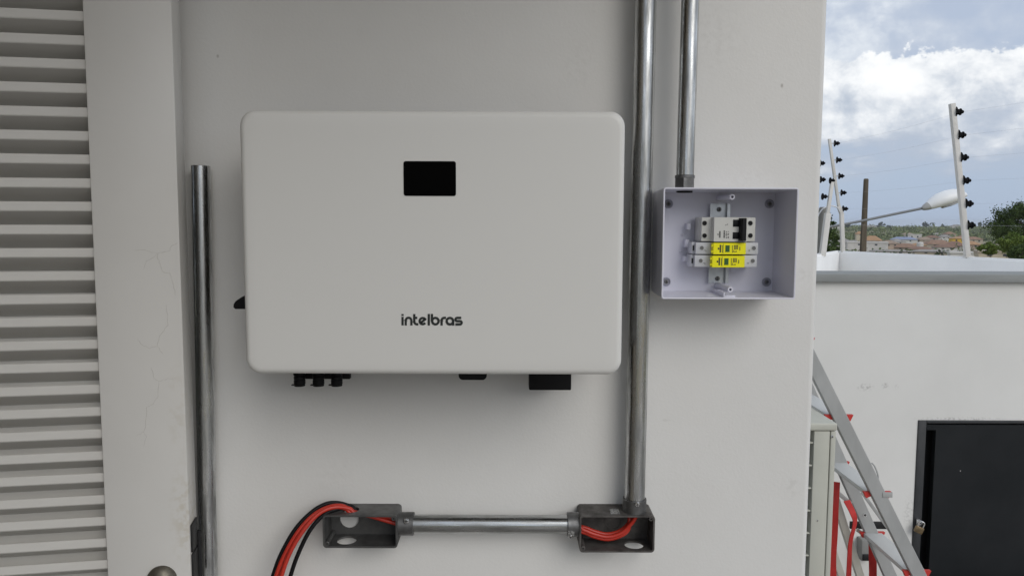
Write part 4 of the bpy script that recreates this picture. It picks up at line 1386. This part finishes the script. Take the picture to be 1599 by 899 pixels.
H = [
 ('long cream house with a pale tiled roof left of the timber pole', 1331, 385, 260, 8, 7, 2.2, 1.4, .2, MW[0], MR[3]),
 ('white house with an orange roof just right of the timber pole', 1361, 381, 290, 10, 8, 2.4, 2.6, -.2, MW[2], M['orange_tile']),
 ('small house with a yellow orange roof just left of the timber pole', 1342, 369, 420, 6, 6, 2.4, 2.0, .1, MW[4], M['orange_tile']),
 ('long low white building at the foot of the timber pole', 1353, 385.5, 225, 17, 6, 2.2, .8, .05, MW[2], MW[2]),
 ('pinkish house between the timber pole and the blue grey roof', 1386, 386, 250, 8, 7, 2.2, 1.6, .4, MW[3], MR[4]),
 ('long house with a blue grey roof in mid town', 1411, 379, 330, 15, 8, 2.6, 1.6, .1, MW[2], M['roof_blue']),
 ('tall flat topped white house behind the blue grey roof', 1428, 374, 400, 10, 9, 4.4, 1, -.1, MW[2], MW[2]),
 ('tan house with a brown tiled roof right of the blue grey roof', 1442, 380, 330, 9, 8, 2.8, 1.8, .3, MW[1], MR[4]),
 ('low terracotta roofed house in front of the blue grey roof', 1414, 391, 215, 9, 7, 1.7, 1.5, -.15, MW[3], MR[0]),
 ('ochre walled house with a round white tank by the terracotta roofs', 1433, 389, 225, 6, 6, 2.2, .9, .1, MW[4], M['orange_tile']),
 ('wide brick red roofed house in the middle of the town', 1463, 386, 250, 12, 9, 1.9, 2.0, .15, MW[1], MR[0]),
 ('brown roofed house above the wide brick red roof', 1455, 376, 360, 10, 8, 2.6, 1.6, -.3, MW[0], MR[1]),
 ('white house with a pale roof high on the left of the fence post', 1475, 374, 400, 8, 8, 2.6, 1.5, .1, MW[2], MR[3]),
 ('yellow painted house just left of the tall fence post', 1495, 379.5, 310, 8, 7, 3.4, 1.0, .1, M['yellow_paint'], M['orange_tile']),
 ('dark red roofed house below the yellow house', 1490, 388, 240, 9, 8, 1.7, 1.9, -.2, MW[0], MR[1]),
 ('pale house between the tall fence post and the green bushes', 1519, 380, 300, 8, 7, 3.0, 1.4, .3, MW[1], MR[0]),
 ('orange roofed house seen right of the tall fence post', 1515, 387, 250, 8, 7, 2.0, 1.6, 0, MW[3], M['orange_tile']),
 ('small white house on the green hill left of the tall fence post', 1493, 357.5, 800, 10, 8, 3.0, 1.6, .1, MW[2], MR[3]),
 ('small white house on the hill crest beside the timber pole', 1358, 358.5, 780, 12, 8, 3.0, 1.6, .1, MW[2], MR[3]),
 ('white house with a grey roof low beside the left fence posts', 1312, 383, 270, 10, 7, 2.4, 1.6, .3, MW[2], MR[3]),
 ('far pale house on the hill at the left fence posts', 1300, 357, 760, 14, 8, 3.0, 1.2, .1, MW[2], MW[0]),
 ('low grey building in front of the terracotta roofs', 1390, 397, 190, 14, 6, 1.5, .5, .1, MW[0], MR[3]),
 ('grey roofed shed at the foot of the brick red roofs', 1455, 397, 190, 13, 6, 1.3, .7, .05, MW[1], MR[3]),
 ('long white yard building behind the base of the tall fence post', 1530, 401, 150, 17, 5, 1.2, .4, .0, MW[2], MW[2]),
 ('tiny white house between the blue grey roof and the pinkish house', 1399, 383, 280, 7, 7, 2.4, 1.5, .5, MW[2], MR[3]),
 ('narrow white house with a red roof right of the yellow house', 1504, 376, 360, 8, 7, 3, 1.6, .2, MW[2], MR[0]),
 ('cream house under the tan roofs left of the brick red roof', 1446, 386, 260, 7, 6, 2.2, 1.2, -.2, MW[4], MR[4]),
 ('low white house in front of the brick red roof', 1474, 391, 210, 8, 6, 1.7, 1.0, .2, MW[2], MR[1]),
 ('small pale house on the lower slope above the blue grey roof', 1417, 370, 470, 9, 8, 3, 1.6, .1, MW[0], MR[4]),
 ('small white house on the lower slope above the brown roof', 1462, 370, 480, 9, 8, 3, 1.4, -.2, MW[2], MR[3]),
 ('small terracotta roofed house on the lower slope above the yellow house', 1482, 369, 470, 9, 8, 2.6, 2.0, .2, MW[1], MR[0]),
 ('beige house low between the terracotta roofs and the grey shed', 1437, 394, 200, 8, 6, 1.6, .9, .1, MW[1], MR[1]),
 ('tan walled building at the edge of the right bushes', 1553, 403, 120, 8, 5, 1.6, .3, .0, MW[4], MW[1]),
]
for h_ in H:
    lab, px, py, y, w, dp, h, rh, yaw, mw, mr = h_
    if y < 500: w *= .64; dp *= .7; h *= .55; rh *= .7
    house('house', lab, px, py, y, w, dp, h, rh, yaw + R(-20), mw, mr, flat=(mr in MW), group='houses of the town beyond the parapet', nwin=2 if w > 5 else 1)
# round tank beside the ochre house
b = BM()
c = P(1436.5, 385.5, 220)
add_lathe(b, [(0, -4), (.9, -4), (.9, 1.0), (.7, 1.35), (0, 1.5)], Matrix.Translation(c), 18)
tag(obj('water_tank', b, MW[2]), 'round white water tank beside the terracotta roofs', 'water tank')

# ---------------------------------------------------------------- trees
def leafmat(name, c, c2, sc):
    m = mat(name, c, .7, c2=c2, nscale=sc, lo=.38, hi=.62, spec=.2)
    return m
M['leaf_dark'] = leafmat('dark_leaf', (.036, .060, .018), (.078, .118, .032), 1.2)
M['leaf_mid'] = leafmat('green_leaf', (.085, .135, .024), (.16, .22, .05), 1.2)
M['leaf_far'] = leafmat('far_leaf', (.10, .13, .055), (.19, .22, .09), .05)
M['leaf_blue'] = leafmat('far_dark_leaf', (.040, .062, .045), (.065, .09, .06), .3)
M['bark'] = mat('bark', (.10, .075, .05), .9, c2=(.06, .045, .03), nscale=8, stretch=(1, 1, .2))
def leaf(bm, p, s, rng):
    a = Vector((rng.gauss(0, 1), rng.gauss(0, 1), rng.gauss(0, 1))).normalized()
    u = a.orthogonal().normalized() * s * rng.uniform(.6, 1.2)
    v = a.cross(u).normalized() * s * rng.uniform(.35, .6)
    bm.faces.new([bm.verts.new(p + q) for q in (u, v, -u, -v)])
def crown(bm, c, rx, rz, nclump, nleaf, s, rng, fill=.35):
    for _ in range(nclump):
        d = Vector((rng.gauss(0, 1), rng.gauss(0, 1), rng.gauss(0, 1))).normalized()
        k = rng.uniform(fill, 1.0) ** .6
        cc = c + Vector((d.x * rx, d.y * rx, d.z * rz)) * k
        cr = min(rx, rz) * rng.uniform(.16, .34)
        for _ in range(nleaf):
            q = Vector((rng.gauss(0, .5), rng.gauss(0, .5), rng.gauss(0, .42)))
            leaf(bm, cc + q * cr, s, rng)
def limbs(bm, base, top, r, cr, rng, n=6):
    mid = (base + top) / 2 + Vector((rng.uniform(-.1, .1), 0, 0)) * (top - base).length
    pts = smooth_path([base, mid, top], 4)
    add_tube(bm, pts, [r * (1 - .75 * i / (len(pts) - 1)) for i in range(len(pts))], 8)
    for k in range(n):
        s = base.lerp(top, rng.uniform(.45, .9))
        a = rng.uniform(0, 2 * math.pi)
        e = s + Vector((math.cos(a) * cr * .7, math.sin(a) * cr * .7, cr * rng.uniform(.2, .6)))
        add_tube(bm, [s, (s + e) / 2 + Vector((0, 0, .1 * cr)), e], [r * .35, r * .22, r * .08], 6)
def tree(name, label, px, py_top, py_c, y, rx, rz, m, group=None, dens=1.0, leaf_s=.12, seed=1, cat='tree', droop=0):
    rng = random.Random(seed)
    c = P(px, py_c, y)
    gzv = ground_z(c.x, c.y)
    o = thing(name, label, cat, (c.x, c.y, gzv), group)
    b = BM(); limbs(b, Vector((c.x, c.y, gzv)), c + Vector((0, 0, rz * .3)), max(.06, rx * .07), rx, rng)
    obj('trunk', b, M['bark'], o)
    b = BM(); crown(b, c, rx, rz, int(60 * dens), int(70 * dens), leaf_s, rng)
    obj('crown', b, m, o, ang=0)
    return o
tree('broadleaf_tree', 'large dark green tree at the right behind the parapet', 1608, 318, 356, 40, 1.95, 1.35, M['leaf_dark'], dens=2.2, leaf_s=.06, seed=3)
tree('round_shrub', 'lighter green rounded bush in front of the large dark tree', 1583, 360, 379, 33, .66, .50, M['leaf_mid'], 'bushes under the large dark tree', dens=1.1, leaf_s=.05, seed=4, cat='bush')
tree('round_shrub', 'bright green low bush left of the large dark tree', 1546, 376, 388, 35, .52, .28, M['leaf_mid'], 'bushes under the large dark tree', dens=1.0, leaf_s=.05, seed=5, cat='bush')
tree('round_shrub', 'dusty green bush at the right edge behind the white parapet', 1596, 378, 398, 28, .45, .40, M['leaf_dark'], 'bushes under the large dark tree', dens=1.2, leaf_s=.045, seed=6, cat='bush')
tree('broadleaf_tree', 'dark narrow tree behind the left fence posts', 1298, 350, 382, 60, .62, 1.0, M['leaf_dark'], dens=1.0, leaf_s=.09, seed=8)
tree('broadleaf_tree', 'dark shrubby tree at the wall edge behind the street lamp pole', 1281, 325, 372, 30, .55, 1.15, M['leaf_dark'], dens=1.0, leaf_s=.06, seed=9)
far = [('round dark tree on the crest right of the timber pole', 1376, 352, 820, 4.6, 3.4, 11), ('dark tree on the crest just left of the lamp head', 1445, 351, 850, 3.2, 3.4, 12),
       ('small dark tree on the crest by the left fence posts', 1324, 352.5, 800, 2.2, 2.2, 14),
       ('small tree on the crest right of the tall fence post', 1530, 350.5, 850, 2.2, 2.4, 15), ('low wide tree on the crest near the large dark tree', 1543, 352.5, 850, 4.0, 2.0, 16),
       ('pointed tree on the crest below the lamp head', 1471.5, 354, 850, 1.6, 3.0, 17), ('broad tree on the crest touching the tall fence post', 1497, 354.5, 800, 4.6, 2.4, 18),
       ('low tree on the crest just right of the pole tree', 1388, 354, 820, 2.6, 1.6, 19)]
for lab, px, py, y, rx, rz, sd in far:
    tree('crest_tree', lab, px, 0, py, y, rx, rz, M['leaf_blue'], 'trees on the far hill crest', dens=.55, leaf_s=.55, seed=sd)
# a palm on the crest
c = P(1456, 349, 850); gzv = ground_z(c.x, c.y)
pt = thing('palm_tree', 'thin palm tree on the crest right of its round neighbour', 'tree', (c.x, c.y, gzv), 'trees on the far hill crest')
b = BM(); add_tube(b, [Vector((c.x, c.y, gzv)), c], [.28, .2], 8)
obj('trunk', b, M['bark'], pt)
b = BM()
for k in range(14):
    a = 2 * math.pi * k / 14
    d = Vector((math.cos(a), math.sin(a), 0))
    pts = [c, c + d * 1.6 + Vector((0, 0, 1.0 - (k % 3) * .4)), c + d * 3.2 + Vector((0, 0, .1 - (k % 3) * .9))]
    add_tube(b, smooth_path(pts, 3), None, flat=(.75, .06, (-math.sin(a), math.cos(a), 0)))
obj('crown', b, M['leaf_blue'], pt, ang=0)
# woodland on the slope, and garden trees among the houses: two uncountable masses
rng = random.Random(21)
b = BM()
for _ in range(2600):
    y = rng.uniform(430, 940); az = rng.uniform(R(6), R(47))
    x = y * math.tan(az)
    z = ground_z(x, y)
    r_ = rng.uniform(2.2, 5.2)
    for _ in range(26):
        d = Vector((rng.gauss(0, .55), rng.gauss(0, .55), abs(rng.gauss(0, .5)) * .62))
        leaf(b, Vector((x, y, z)) + d * r_, r_ * .30, rng)
tag(obj('woodland', b, M['leaf_far'], ang=0), 'green wooded hillside beyond the town', 'woodland', kind='stuff')
b = BM()
for _ in range(800):
    y = rng.uniform(170, 430); az = rng.uniform(R(6), R(47))
    x = y * math.tan(az)
    z = ground_z(x, y)
    r_ = rng.uniform(1.2, 2.6)
    for _ in range(34):
        d = Vector((rng.gauss(0, .5), rng.gauss(0, .5), abs(rng.gauss(0, .55)) * .7))
        leaf(b, Vector((x, y, z)) + d * r_, r_ * .26, rng)
M['leaf_town'] = leafmat('garden_leaf', (.045, .075, .026), (.10, .125, .045), .3)
tag(obj('garden_greenery', b, M['leaf_town'], ang=0), 'garden trees and shrubs scattered among the town houses', 'greenery', kind='stuff')

# ---------------------------------------------------------------- the air itself
b = BM(); add_box(b, (-3300, -3300, -17), (3300, 3300, 8))
hz_m = bpy.data.materials.new('haze'); hz_m.use_nodes = True
ht_ = hz_m.node_tree; ht_.nodes.clear()
ho = ht_.nodes.new('ShaderNodeOutputMaterial'); hv = ht_.nodes.new('ShaderNodeVolumePrincipled')
hv.inputs['Density'].default_value = .00018
hv.inputs['Color'].default_value = (.86, .90, .96, 1)
ht_.links.new(hv.outputs[0], ho.inputs['Volume'])
tag(obj('haze', b, hz_m, ang=0), 'thin pale haze over the town and hills', 'haze', kind='stuff')
